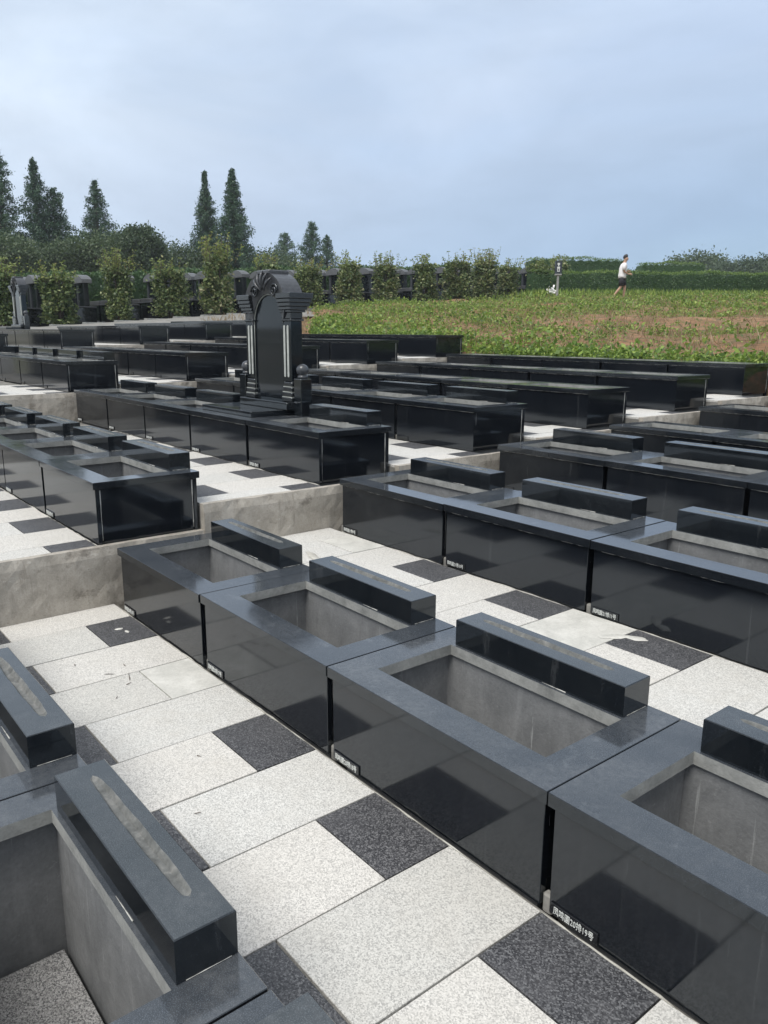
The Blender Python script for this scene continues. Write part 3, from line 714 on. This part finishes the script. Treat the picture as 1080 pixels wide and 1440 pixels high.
# ------------------------------------------------------------------ plants
F = {}
F['weed'] = foliage('weed_leaves', [(0.15, (0.05, 0.085, 0.028)), (0.4, (0.115, 0.20, 0.033)), (0.62, (0.225, 0.33, 0.052)), (0.85, (0.42, 0.43, 0.15))], 0.5, 0.35)
F['dry'] = foliage('dry_stalks', [(0.2, (0.16, 0.11, 0.06)), (0.7, (0.3, 0.22, 0.12))], 1.0, 0.2)
F['shrub'] = foliage('photinia_leaves', [(0.2, (0.025, 0.048, 0.018)), (0.40, (0.075, 0.12, 0.04)), (0.60, (0.18, 0.23, 0.08)), (0.85, (0.34, 0.31, 0.18))], 1.2, 0.25)
F['shoot'] = foliage('young_shoots', [(0.2, (0.12, 0.18, 0.045)), (0.6, (0.24, 0.28, 0.08)), (0.9, (0.30, 0.2, 0.11))], 1.2, 0.4)
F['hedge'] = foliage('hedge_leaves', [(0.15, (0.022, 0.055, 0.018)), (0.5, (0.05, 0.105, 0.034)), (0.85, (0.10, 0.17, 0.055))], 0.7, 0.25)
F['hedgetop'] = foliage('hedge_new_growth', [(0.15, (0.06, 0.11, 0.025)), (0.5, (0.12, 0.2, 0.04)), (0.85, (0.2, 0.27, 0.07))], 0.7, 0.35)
F['conifer'] = foliage('redwood_needles', [(0.15, (0.024, 0.06, 0.034)), (0.5, (0.045, 0.098, 0.052)), (0.85, (0.085, 0.15, 0.07))], 0.35, 0.25)
F['broad'] = foliage('broadleaf', [(0.15, (0.035, 0.062, 0.032)), (0.5, (0.062, 0.10, 0.045)), (0.85, (0.105, 0.145, 0.06))], 0.35, 0.3)

# the weedy field: ground sheet with red soil and a cover of weeds
def build_field():
    rng = np.random.default_rng(11)
    us = np.linspace(-8, 24.3, 200); vs = np.concatenate([[8.165], np.linspace(8.17, 44, 190)])
    U, V = np.meshgrid(us, vs, indexing='ij')
    def relief(u, v): 
        return 0.10*np.sin(u*0.9+v*0.35)*np.sin(v*0.7-u*0.2) + 0.05*np.sin(u*2.3+1)*np.cos(v*2.1) + 0.03*np.sin(u*5.1)*np.sin(v*4.3+u)
    def height(u, v):
        k = np.clip((v-8.17)/1.7, 0, 1); k = k*k*(3-2*k)
        return edge_z(u)*(1-k) + (field_z(u, v)+relief(u, v))*k
    Z = height(U, V)
    Z[:, 0] -= 0.4
    Z = np.where(V < 8.3+0.66*np.maximum(U-13.2, 0), np.minimum(Z, field_z(U, V)-0.06), Z)
    verts = np.stack([U, -V, Z], -1).reshape(-1, 3)
    nu, nv = len(us), len(vs); i = np.arange(nu-1)[:, None]*nv+np.arange(nv-1)[None]
    q = np.stack([i, i+1, i+nv+1, i+nv], -1).reshape(-1, 4)
    m_, t, b = new_mat('red_soil')
    tc_ = node(t, 'ShaderNodeTexCoord')
    a = ntex(t, tc_.outputs['Object'], 0.9, 9, 0.65)
    c = ramp(t, a, [(0.3, (0.18, 0.09, 0.045)), (0.5, (0.36, 0.19, 0.10)), (0.72, (0.46, 0.28, 0.165))])
    g = ramp(t, ntex(t, tc_.outputs['Object'], 5, 8, 0.8), [(0.42, 0.0), (0.6, 0.85)])
    c = mix(t, g, c, (0.09, 0.1, 0.04))
    t.links.new(c, b.inputs['Base Color']); b.inputs['Roughness'].default_value = 1.0
    bump(t, b, ntex(t, tc_.outputs['Object'], 7, 8, 0.75), 1.0, 0.12)
    tag(np_mesh('field', verts, q, m_, smooth=True), kind='structure')
    # weeds: clumps of leaves, thinner where the soil is bare
    n = 62000
    v = 8.25 + 33*rng.random(n)**1.6; u = -3 + 27.2*rng.random(n)
    du, dv = u+1.15, v+1.48
    along = du*0.777 + dv*0.629; lat = -du*0.629 + dv*0.777
    keep = (along > 3) & (np.abs(lat) < along*0.62+2) & (v > 8.3+0.66*np.maximum(u-13.2, 0))
    u, v, along, lat = u[keep], v[keep], along[keep], lat[keep]
    def nz(u, v, s, k): return np.array([mnoise.noise(Vector((a_*s, b_*s, k))) for a_, b_ in zip(u, v)])
    bare = nz(u, v, 0.28, 3.0) + 0.6*nz(u, v, 0.9, 9.0)
    # the soil lies bare in a band across the middle of the slope, more so towards the far right corner
    cen = np.exp(-(((along-16.3)/3.8)**2)) * np.clip((lat+1.5)/5.5, 0, 1)
    dens = np.clip(0.88 - 1.5*cen*np.clip(0.8+1.3*bare, 0.25, 1) - 1.1*np.clip(bare+0.10, 0, 1), 0.05, 1)
    k2 = rng.random(len(u)) < dens
    u, v = u[k2], v[k2]
    ue, ve_ = rng.uniform(-1.5, 16, 2400), 8.2+0.9*rng.random(2400)**1.3; ve_ = ve_ + 0.66*np.maximum(ue-13.2, 0)
    u = np.concatenate([u, ue]); v = np.concatenate([v, ve_])
    z = height(u, v)
    per = 11; m2 = len(u)
    cl = np.clip(rng.lognormal(-0.38, 0.38, m2), 0.3, 1.5)
    off = rng.normal(size=(m2, per, 3))*np.array([0.075, 0.075, 0.05])*cl[:, None, None]
    c = np.stack([u, -v, z], -1)[:, None, :] + off + np.array([0, 0, 0.07])*cl[:, None, None]
    sz = (rng.uniform(0.035, 0.085, (m2, per))*cl[:, None]).ravel()
    lv, lq = leaf_arrays(rng, c.reshape(-1, 3), sz, 0.2, 0.6)
    o = np_mesh('weeds', lv, lq, F['weed']); tag(o, 'low leafy green weeds covering the red soil field', 'weeds', kind='stuff')
    # dry stalks and thin grass on the bare patches
    n = 9500
    v = 8.4 + 26*rng.random(n)**1.3; u = -4 + 26*rng.random(n)
    z = height(u, v)
    c = np.stack([u, -v, z+0.07], -1); c = np.repeat(c, 3, 0) + rng.normal(size=(n*3, 3))*0.05
    dirs = np.zeros((n*3, 3)); dirs[:, 2] = 1
    lv, lq = leaf_arrays(rng, c, rng.uniform(0.10, 0.26, n*3), 0, 0.06, dirs)
    o = np_mesh('dry_grass', lv, lq, F['dry']); tag(o, 'thin dry grass stalks scattered over the bare soil', 'grass', kind='stuff')
    # tall grass in front of the hedge
    n = 2600; s = rng.random(n)
    u = 24-6.5*s+rng.normal(size=n)*0.5; v = 27.0+11*s+rng.normal(size=n)*0.5
    z = field_z(u, v); c = np.stack([u, -v, z+0.2], -1); dirs = np.zeros((n, 3)); dirs[:, 2] = 1
    lv, lq = leaf_arrays(rng, c, rng.uniform(0.25, 0.7, n), 0, 0.09, dirs)
    o = np_mesh('tall_grass', lv, lq, F['weed']); tag(o, 'tall green grass growing along the foot of the long hedge', 'grass', kind='stuff')
build_field()

# pale cement path between the terraces, the field and the shrub row
def build_path():
    bm = bmesh.new(); us = [19.62, 20.8, 22.0, 23.0, 24.0]; 
    for a, b in zip(us[:-1], us[1:]):
        for i in range(8):
            v0 = 2.0+i*1.55; v1 = v0+1.55
            hi = [8.3+0.66*(x-13.2) for x in (a, b)]
            q = [(a, min(v0, hi[0])), (b, min(v0, hi[1])), (b, min(v1, hi[1])), (a, min(v1, hi[0]))]
            if abs(q[2][1]-q[1][1]) < 0.02 and abs(q[3][1]-q[0][1]) < 0.02: continue
            try: bm.faces.new([bm.verts.new(P(x, y, field_z(x, max(y, 5))+0.02)) for x, y in q])
            except ValueError: pass
    bmesh.ops.remove_doubles(bm, verts=bm.verts[:], dist=1e-4)
    tag(bm_obj('path', bm, M['bed']), kind='structure')
build_path()

# clipped columnar shrubs along the foot of the older tombs
def make_shrub(seed, h=1.45, wd=0.46, shoots=1.0):
    rng = np.random.default_rng(seed); root = empty('clipped_shrub')
    bm = bmesh.new(); rr = random.Random(seed)
    for s in range(4):
        a = s*1.6+rr.random(); tube(bm, [(0.05*math.cos(a), 0.05*math.sin(a), -0.15), (0.10*math.cos(a), 0.1*math.sin(a), h*0.5), (0.16*math.cos(a), 0.16*math.sin(a), h*0.95)], [0.022, 0.017, 0.008], 6)
    bm_obj('stem', bm, M['bark'], root)
    n = 4600; a = rng.random(n)*2*np.pi; zz = rng.random(n)**0.9
    rad = wd*(0.80+0.30*np.sin(3*a+zz*7+seed)*0.4+0.12*np.sin(2*a-zz*4+seed)-0.12*zz+rng.normal(size=n)*0.13)*np.sqrt(0.30+0.70*rng.random(n))
    hole = np.sin(a*2.3+seed)*np.sin(zz*9+seed) > 0.62
    c = np.stack([rad*np.cos(a), rad*np.sin(a), 0.04+h*zz], -1)[~hole]
    lv, lq = leaf_arrays(rng, c, rng.uniform(0.06, 0.12, len(c)), 0.2, 0.55)
    np_mesh('foliage', lv, lq, F['shrub'], root)
    # loose new growth on top
    ns = int(26*shoots); pts = []
    bm = bmesh.new()
    for s in range(ns):
        x, y = rng.normal(size=2)*wd*0.42; L = rng.uniform(0.10, 0.42)*(0.7+0.45*shoots)
        tip = np.array([x*1.35+rng.normal()*0.05, y*1.35+rng.normal()*0.05, h+L]); base = np.array([x, y, h*0.9])
        tube(bm, [tuple(base), tuple((base+tip)/2), tuple(tip)], [0.006, 0.005, 0.003], 4)
        for q in range(16): pts.append(base+(tip-base)*rng.uniform(0.2, 1.05)+rng.normal(size=3)*0.035)
    tag(bm_obj('twigs', bm, M['bark'], root), kind='stuff')
    pts = np.array(pts); lv, lq = leaf_arrays(rng, pts, rng.uniform(0.05, 0.10, len(pts)), 0.4, 0.5)
    tag(np_mesh('young_growth', lv, lq, F['shoot'], root), kind='stuff')
    return root
SHR = [make_shrub(3, 1.35, 0.45, 1.0), make_shrub(8, 1.5, 0.42, 1.5), make_shrub(14, 1.4, 0.5, 0.7), make_shrub(21, 1.3, 0.38, 0.5)]
sh_used = [False]*4
shrub_v = [4.9, 6.6, 8.5, 10.4, 12.1, 14.1, 15.9, 17.9, 19.9, 21.9, 23.8, 25.6, 27.3, 29.2, 30.9]
for i, v in enumerate(shrub_v):
    t_ = [0, 0, 1, 2, 1, 3, 2, 0, 1, 3, 2, 1, 0, 2, 3][i]
    o = SHR[t_] if not sh_used[t_] else copy_tree(SHR[t_]); sh_used[t_] = True
    o.location = P(25.1+rnd.uniform(-0.15, 0.15), v, field_z(25, max(v, 6.0))-0.02); o.rotation_euler = (0, 0, rnd.uniform(0, 6.28))
    s = rnd.uniform(0.92, 1.1); o.scale = (s*rnd.uniform(1.25, 1.6), s*rnd.uniform(1.25, 1.6), s*rnd.uniform(1.0, 1.24))
    tag(o, 'column shaped clipped shrub, %s along the row counted from the sign post' % ORD[len(shrub_v)-1-i], 'shrub', 'clipped shrubs in front of the older tombs')

# trees
def make_redwood(seed, h=10.0, wd=1.7, n_br=120, power=0.85):
    rng = np.random.default_rng(seed); rr = random.Random(seed); root = empty('redwood_tree')
    bm = bmesh.new(); tube(bm, [(0, 0, -0.5), (0.03, 0, h*0.4), (0, 0.02, h*0.8), (0, 0, h)], [0.22, 0.15, 0.06, 0.012], 8); tr = bm_obj('trunk', bm, M['bark'], root)
    lb = bmesh.new(); pts = []
    for i in range(n_br):
        f_ = (i+0.5)/n_br; z = h*(0.06+0.935*f_); a = i*2.399+rr.uniform(-0.5, 0.5)
        env = wd*(1-f_)**power*(0.86+0.14*math.sin(f_*17+seed)) * rr.uniform(0.78, 1.08) + 0.10
        rise = env*rr.uniform(0.15, 0.45)
        tip = (env*math.cos(a), env*math.sin(a), z+rise)
        tube(lb, [(0, 0, z), (tip[0]*0.5, tip[1]*0.5, z+rise*0.35), tip], [0.03*(1-f_)+0.008, 0.02*(1-f_)+0.006, 0.004], 4)
        m_ = int(40+190*env/1.5)
        s = rng.random(m_)**0.75
        p_ = np.outer(s, np.array(tip)-np.array([0, 0, z])) + np.array([0, 0, z])
        p_ += rng.normal(size=(m_, 3))*np.array([0.10, 0.10, 0.12])*(0.5+0.6*min(1, env))
        pts.append(p_)
    pts = np.concatenate(pts)
    bm_obj('limb', lb, M['bark'], tr)
    lv, lq = leaf_arrays(rng, pts, rng.uniform(0.09, 0.20, len(pts)), 0.2, 0.45)
    np_mesh('crown', lv, lq, F['conifer'], root)
    return root
def make_broad(seed, h=5.0, wd=2.2, clumps=60, name='broadleaf_tree', leaf=(0.12, 0.26), per=130):
    rng = np.random.default_rng(seed); rr = random.Random(seed); root = empty(name)
    bm = bmesh.new(); tube(bm, [(0, 0, -0.5), (0.05, 0.02, h*0.3), (0, 0, h*0.6)], [0.2, 0.15, 0.08], 8); tr = bm_obj('trunk', bm, M['bark'], root)
    lb = bmesh.new(); pts = []
    for i in range(clumps):
        d = rng.normal(size=3); d /= np.linalg.norm(d); d[2] = d[2]*0.9
        r_ = 0.55+0.45*rng.random()**0.5
        c = np.array([0, 0, h*0.6]) + d*np.array([wd, wd, h*0.40])*r_
        if i < 24: tube(lb, [(0, 0, h*0.35), tuple(c*0.5+np.array([0, 0, h*0.22])), tuple(c)], [0.06, 0.035, 0.01], 5)
        pts.append(c + rng.normal(size=(per, 3))*np.array([0.36, 0.36, 0.28])*wd/2.2)
    bm_obj('limb', lb, M['bark'], tr)
    pts = np.concatenate(pts); lv, lq = leaf_arrays(rng, pts, rng.uniform(leaf[0], leaf[1], len(pts)), 0.2, 0.6)
    np_mesh('crown', lv, lq, F['broad'], root)
    return root
def put(o, u, v, z, label, cat='tree', group=None, rz=0.0, s=1.0):
    o.location = P(u, v, z); o.rotation_euler = (0, 0, rz); o.scale = (s, s, s); tag(o, label, cat, group); return o
G_T = 'dawn redwoods beyond the tombs'
T1 = make_redwood(1, 10.4, 2.6, 130, 0.95); put(T1, 59.9, 13.9, 3.9, 'tallest dawn redwood beside the two merged shorter redwoods', group=G_T)
T2 = make_redwood(2, 9.0, 2.7, 120, 0.95); put(T2, 58.5, 15.9, 3.9, 'dawn redwood with open gappy crown between tallest and stubby redwood', group=G_T)
T3 = make_redwood(5, 7.3, 2.2, 90, 0.6); put(T3, 58.9, 17.2, 3.9, 'stubby blunt topped dawn redwood merged with its taller neighbour', group=G_T)
T4 = make_redwood(6, 8.2, 2.7, 100, 0.9); put(T4, 58.9, 20.2, 3.9, 'solitary dawn redwood with bare pointed tip beside the round broadleaf tree', group=G_T)
T5 = make_redwood(9, 9.1, 2.5, 170, 1.2); put(T5, 55.8, 27.3, 4.0, 'slimmer of the paired spire shaped dawn redwoods', group=G_T)
T6 = make_redwood(12, 8.9, 2.7, 170, 1.05); put(T6, 52.7, 27.9, 4.0, 'broader based of the paired spire shaped dawn redwoods', group=G_T)
T7 = make_redwood(15, 7.6, 2.6, 90, 0.55); put(T7, 74.0, 45.6, 4.2, 'distant ragged dawn redwood with several tips beyond the tombs', group=G_T)
T8 = make_redwood(16, 7.4, 2.4, 90, 0.65); put(T8, 63.8, 42.2, 4.2, 'distant pointed dawn redwood between two small redwoods', group=G_T)
T9 = make_redwood(17, 6.6, 1.9, 70, 0.7); put(T9, 65.4, 45.0, 4.2, 'smallest distant dawn redwood nearest the weedy field', group=G_T)
BR = make_broad(3, 4.5, 1.55, 110, leaf=(0.10, 0.2), per=190); put(BR, 51.0, 20.1, 3.9, 'round crowned dark green broadleaf tree between the redwoods', group='broadleaf trees beyond the tombs')
low = make_broad(4, 3.7, 2.4, 80, leaf=(0.10, 0.22), per=170); lows = [(56, 14.0), (55, 17.4), (54, 19.0), (57, 22.5), (56, 24.6), (53, 12.0), (60, 30.5), (57, 33.5)]
for i, (u, v) in enumerate(lows):
    o = low if i == 0 else copy_tree(low)
    put(o, u, v, 3.9, 'low bushy broadleaf tree filling in under the redwoods', group='low trees under the redwoods', rz=i*1.3, s=0.9+0.25*((i*37) % 5)/5)
far = make_broad(10, 5.0, 3.4, 80, leaf=(0.15, 0.34), per=150)
fars = [(64, 88, 0.7), (62, 92, 0.8), (60, 96.5, 0.75), (61, 105, 1.35), (58, 103.5, 1.05), (57, 107, 0.9), (52, 101, 1.05), (47, 102.5, 1.15), (56, 99, 0.8), (43, 102, 0.95), (66, 84, 0.6), (50, 105, 0.9), (45, 104, 0.8)]
for i, (u, v, s) in enumerate(fars):
    o = far if i == 0 else copy_tree(far)
    put(o, u, v, 5.6, 'distant round tree on the skyline behind the long hedge', group='distant trees behind the hedge', rz=i*2.1, s=s)

# hedges
def hedge(name, a, b, width, h, label, group=None, seed=1, dens=420, leaf=(0.05, 0.10), z0=None, top_mat='hedgetop'):
    rng = np.random.default_rng(seed)
    a, b = np.array(a, float), np.array(b, float); L = np.linalg.norm(b-a); d = (b-a)/L; nrm = np.array([-d[1], d[0]])
    mid = (a+b)/2; zc = z0 if z0 is not None else None
    root = empty(name, P(mid[0], mid[1], 0)); tag(root, label, 'hedge', group)
    def gz(p): return (field_z(p[..., 0], p[..., 1]) if z0 is None else np.full(p.shape[:-1], z0)) - 0.05
    # dense twiggy core
    n = 40; bm = bmesh.new(); secs = []
    for i in range(n+1):
        p_ = a+(b-a)*i/n; g = float(gz(p_)); wob = 0.05*math.sin(i*1.7+seed)
        q = [(-width/2+0.1, 0), (-width/2+0.08, h-0.14+wob), (width/2-0.08, h-0.14+wob), (width/2-0.1, 0)]
        secs.append([bm.verts.new(P(*(p_+nrm*x - mid), g+z)) for x, z in q])
    for s0, s1 in zip(secs[:-1], secs[1:]):
        for k in range(3): bm.faces.new((s0[k], s0[k+1], s1[k+1], s1[k]))
    bm.faces.new(secs[0]); bm.faces.new(secs[-1])
    bm_obj('core', bm, F['hedge'], root)
    ns = int(dens*L*(2*h+width)); s = rng.random(ns); side = rng.random(ns)*(2*h+width)
    x = np.where(side < h, -width/2, np.where(side < 2*h, width/2, side-2*h-width/2)); z = np.where(side < h, side, np.where(side < 2*h, side-h, h))
    top = side >= 2*h
    wob = 0.06*np.sin(s*L*1.3+seed)+0.03*np.sin(s*L*4.1)
    p_ = a+(b-a)*s[:, None] + nrm*(x+rng.normal(size=ns)*0.05)[:, None]
    zz = gz(p_)+z*(1+wob*0.5)+rng.normal(size=ns)*0.04
    c = np.stack([p_[:, 0]-mid[0], -(p_[:, 1]-mid[1]), zz], -1)
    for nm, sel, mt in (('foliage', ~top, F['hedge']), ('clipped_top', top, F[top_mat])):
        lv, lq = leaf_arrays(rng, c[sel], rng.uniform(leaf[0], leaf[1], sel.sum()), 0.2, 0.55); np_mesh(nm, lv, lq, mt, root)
hedge('hedge', (25.0, 28.6), (17.9, 41.5), 0.9, 1.3, 'long clipped dark green hedge along the top of the weedy field', seed=2)
hedge('hedge', (16.6, 36.2), (13.4, 42.5), 0.9, 1.25, 'shorter bushy hedge end standing in front of the long hedge', seed=3)
hedge('hedge', (29.4, 33.5), (26.8, 38.6), 1.0, 2.2, 'taller clipped hedge block behind the long hedge by the sign', seed=4, dens=260)
hedge('hedge', (27.7, 41.6), (25.6, 45.0), 1.0, 2.1, 'second taller clipped hedge block behind the walking person', seed=5, dens=260)

hedge('hedge', (30.6, 2.0), (30.2, 36.0), 1.3, 1.6, 'dark evergreen hedge closing the older tomb rows from behind', seed=6, dens=150, leaf=(0.08, 0.18), top_mat='hedge')

# ------------------------------------------------------------------ sign on a stone post at the end of the hedge
def make_sign(u, v):
    g = field_z(u, v); root = empty('sign_post', P(u, v, g)); tag(root, 'small black sign with white writing on a pale stone post beside the hedge', 'sign')
    rz = math.atan2(-(CAM_V*-1+v)*0-0.62, 0.77)
    root.rotation_euler = (0, 0, R_(-38))
    bm = bmesh.new(); box(bm, -0.04, 0.04, -0.045, 0.045, -0.2, 1.02, bev=0.008); bm_obj('post', bm, M['sawn'], root)
    boxobj('cross_slab', (-0.07, 0.07, -0.15, 0.15, 1.021, 1.08), M['sawn'], root, 0.008)
    pn = boxobj('panel', (-0.03, 0.03, -0.15, 0.15, 1.081, 1.62), M['plate'], root, 0.005)
    bm = bmesh.new()
    for (a, b, c, d) in ((-0.05, 0.05, 1.46, 1.54), (-0.02, 0.02, 1.40, 1.46), (-0.06, 0.06, 1.30, 1.38), (-0.05, -0.02, 1.20, 1.29), (0.02, 0.05, 1.20, 1.29), (-0.05, 0.05, 1.17, 1.195)):
        box(bm, -0.034, -0.0305, a, b, c, d)
    bm_obj('white_writing', bm, M['ink'], pn)
make_sign(21.9, 26.9)

# pale bunch of flowers standing by the end of the shrub row
def flowers(u, v):
    rng = np.random.default_rng(5); g = field_z(u, v); root = empty('white_flowers', P(u, v, g)); tag(root, 'bunch of white flowers standing by the last clipped shrub', 'flowers')
    c = rng.normal(size=(70, 3))*np.array([0.10, 0.10, 0.08])+np.array([0, 0, 0.36]); lv, lq = leaf_arrays(rng, c, rng.uniform(0.08, 0.13, 70), 0, 0.9)
    np_mesh('petals', lv, lq, plain('white_petals', (0.75, 0.75, 0.74), 0.7, 0.1), root)
    c = rng.normal(size=(60, 3))*np.array([0.1, 0.1, 0.14])+np.array([0, 0, 0.2]); lv, lq = leaf_arrays(rng, c, rng.uniform(0.08, 0.16, 60), 0.5, 0.3)
    np_mesh('leaves', lv, lq, F['weed'], root)
flowers(22.8, 27.6)

# ------------------------------------------------------------------ the walking person
def skin_mesh(name, verts, edges, radii, mat, parent, sub=2, root=0):
    me = bpy.data.meshes.new(name); me.from_pydata(verts, edges, []); me.update()
    o = bpy.data.objects.new(name, me); COL.objects.link(o)
    md = o.modifiers.new('Skin', 'SKIN'); md.use_smooth_shade = True
    for i, r in enumerate(radii):
        sv = me.skin_vertices[0].data[i]; sv.radius = r if isinstance(r, tuple) else (r, r); sv.use_root = (i == root)
    s = o.modifiers.new('Subdivision', 'SUBSURF'); s.levels = sub; s.render_levels = sub
    dg = bpy.context.evaluated_depsgraph_get(); m2 = bpy.data.meshes.new_from_object(o.evaluated_get(dg)); m2.name = name
    bpy.data.objects.remove(o); m2.materials.clear(); m2.materials.append(mat); m2.shade_smooth()
    return link(bpy.data.objects.new(name, m2), parent)
def make_person(u, v):
    g = field_z(u, v)
    skin = plain('skin', (0.42, 0.26, 0.18), 0.55, 0.06, 10); shirt = plain('white_cotton', (0.72, 0.71, 0.72), 0.85, 0.04, 14)
    black = plain('black_cloth', (0.012, 0.012, 0.016), 0.8, 0.2, 20); hair = plain('black_hair', (0.012, 0.01, 0.01), 0.5, 0.3, 60)
    root = empty('person', P(u, v, g)); tag(root, 'person in white t-shirt and black shorts walking along the top of the weedy field', 'person')
    # local frame: +x is the walking direction, +y the person's left, z up
    root.rotation_euler = (0, 0, math.atan2(-0.70, -0.71))
    B = [(0, 0, 0.96), (0.0, 0, 1.10), (0.02, 0, 1.27), (0.04, 0, 1.42), (0.07, 0, 1.52), (0.10, 0, 1.60), (0.115, 0, 1.68), (0.11, 0, 1.74)]
    rB = [0.115, 0.11, 0.115, 0.095, 0.058, 0.085, 0.105, 0.08]
    v_ = list(B); e_ = [(i, i+1) for i in range(7)]; r_ = list(rB)
    def chain(start, pts, rads):
        p = start
        for q, r in zip(pts, rads):
            v_.append(q); r_.append(r); e_.append((p, len(v_)-1)); p = len(v_)-1
        return p
    # legs, mid-stride
    chain(0, [(0.01, 0.10, 0.88), (0.16, 0.10, 0.52), (0.14, 0.10, 0.30), (0.13, 0.10, 0.09), (0.20, 0.11, 0.04), (0.30, 0.11, 0.03)], [0.095, 0.062, 0.058, 0.038, 0.042, 0.03])
    chain(0, [(-0.02, -0.10, 0.88), (-0.04, -0.10, 0.50), (-0.18, -0.10, 0.32), (-0.30, -0.10, 0.16), (-0.27, -0.11, 0.08), (-0.18, -0.11, 0.03)], [0.095, 0.062, 0.056, 0.038, 0.042, 0.03])
    # arms: both bent, forearms forward, hands in front of the belly
    hands = []
    for s, elbow, wrist in ((1, (-0.04, 0.25, 1.14), (0.20, 0.17, 1.16)), (-1, (0.02, -0.26, 1.13), (0.24, -0.15, 1.02))):
        p = chain(3, [(0.03, 0.19*s, 1.42), elbow, wrist, (wrist[0]+0.06, wrist[1]-0.015*s, wrist[2]+0.005), (wrist[0]+0.10, wrist[1]-0.02*s, wrist[2])], [0.056, 0.042, 0.028, 0.034, 0.026])
        hands.append((p, s, (wrist[0]+0.10, wrist[1]-0.02*s, wrist[2])))
    skin_mesh('body', v_, e_, r_, skin, root, 2)
    for p, s, h in hands:      # five separate curled fingers on each hand
        for q in range(4):
            off = (q-1.5)*0.019; ln = (0.06, 0.07, 0.066, 0.05)[q]
            pts = [(h[0]-0.02, h[1], h[2]+off), (h[0]+ln*0.5, h[1], h[2]+off), (h[0]+ln*0.85, h[1]-0.02*s, h[2]+off), (h[0]+ln*0.7, h[1]-0.045*s, h[2]+off)]
            skin_mesh('finger', pts, [(0, 1), (1, 2), (2, 3)], [0.009, 0.0085, 0.008, 0.007], skin, root, 1)
        skin_mesh('thumb', [(h[0]-0.05, h[1]-0.01*s, h[2]+0.03), (h[0]-0.01, h[1]-0.03*s, h[2]+0.055), (h[0]+0.025, h[1]-0.035*s, h[2]+0.05)], [(0, 1), (1, 2)], [0.011, 0.0095, 0.008], skin, root, 1)
    # t-shirt, shorts, hair, shoes
    def loft(bm, rings, n=18):
        rr_ = []
        for (x, y, z, ax, ay) in rings: rr_.append([bm.verts.new((x+ax*math.cos(2*math.pi*k/n), y+ay*math.sin(2*math.pi*k/n), z)) for k in range(n)])
        for a, b in zip(rr_[:-1], rr_[1:]):
            for k in range(n): bm.faces.new((a[k], a[(k+1) % n], b[(k+1) % n], b[k]))
        bm.faces.new(rr_[0]); bm.faces.new(rr_[-1])
    bm = bmesh.new()
    loft(bm, [(0.0, 0, 0.86, 0.17, 0.205), (-0.005, 0, 0.97, 0.165, 0.20), (0.0, 0, 1.10, 0.155, 0.195), (0.02, 0, 1.27, 0.165, 0.215), (0.035, 0, 1.40, 0.14, 0.225), (0.045, 0, 1.46, 0.105, 0.19), (0.06, 0, 1.50, 0.07, 0.085)])
    for s, el in ((1, (-0.02, 0.25, 1.18)), (-1, (0.02, -0.255, 1.18))):
        tube(bm, [(0.035, 0.13*s, 1.43), (0.03, 0.205*s, 1.40), el], [0.075, 0.088, 0.08], 12)
    bm_obj('t_shirt', bm, shirt, root, smooth=True)
    bm = bmesh.new()
    loft(bm, [(0.0, 0, 0.98, 0.15, 0.19), (0.0, 0, 0.90, 0.165, 0.2), (0.02, 0, 0.80, 0.16, 0.195)])
    tube(bm, [(0.0, 0.09, 0.88), (0.06, 0.10, 0.76), (0.125, 0.10, 0.56)], [0.115, 0.118, 0.105], 14)
    tube(bm, [(-0.01, -0.09, 0.88), (-0.02, -0.10, 0.76), (-0.04, -0.10, 0.54)], [0.115, 0.118, 0.105], 14)
    bm_obj('shorts', bm, black, root, smooth=True)
    hv = [(0.03, 0, 1.64), (0.07, 0, 1.74), (0.125, 0, 1.785), (0.19, 0, 1.775)]
    skin_mesh('hair', hv, [(0, 1), (1, 2), (2, 3)], [0.08, 0.105, 0.10, 0.06], hair, root, 2)
    for s, (x, z) in ((1, (0.13, 0.05)), (-1, (-0.27, 0.09))):
        skin_mesh('shoe', [(x-0.04, 0.105*s, z+0.0), (x+0.06, 0.108*s, z-0.01), (x+0.17, 0.11*s, z-0.02 if s > 0 else z-0.06)], [(0, 1), (1, 2)], [0.052, 0.05, 0.04], black, root, 2)
    # face: nose, ears, eyes
    bm = bmesh.new(); bmesh.ops.create_icosphere(bm, subdivisions=2, radius=0.018, matrix=Matrix.Translation((0.205, 0, 1.655)) @ Matrix.Diagonal((1, 0.8, 1.5, 1))); bm_obj('nose', bm, skin, root, smooth=True)
    for s in (-1, 1):
        bm = bmesh.new(); bmesh.ops.create_icosphere(bm, subdivisions=2, radius=0.026, matrix=Matrix.Translation((0.10, 0.088*s, 1.655)) @ Matrix.Diagonal((0.8, 0.4, 1.2, 1))); bm_obj('ear', bm, skin, root, smooth=True)
        bm = bmesh.new(); bmesh.ops.create_icosphere(bm, subdivisions=2, radius=0.012, matrix=Matrix.Translation((0.186, 0.032*s, 1.685))); bm_obj('eye', bm, black, root, smooth=True)
make_person(19.8, 28.6)

# ------------------------------------------------------------------ summer haze
bm = bmesh.new(); box(bm, -60, 140, -80, 190, -2.0, 24.0)
hz = bm_obj('haze', bm, []); hm = bpy.data.materials.new('haze'); hm.use_nodes = True; ht = hm.node_tree; ht.nodes.clear()
ho = ht.nodes.new('ShaderNodeOutputMaterial'); hv_ = ht.nodes.new('ShaderNodeVolumePrincipled')
hv_.inputs['Color'].default_value = (0.88, 0.93, 1.0, 1); hv_.inputs['Density'].default_value = 0.0007; hv_.inputs['Anisotropy'].default_value = 0.3
ht.links.new(hv_.outputs[0], ho.inputs['Volume']); hz.data.materials.append(hm); tag(hz, kind='stuff')
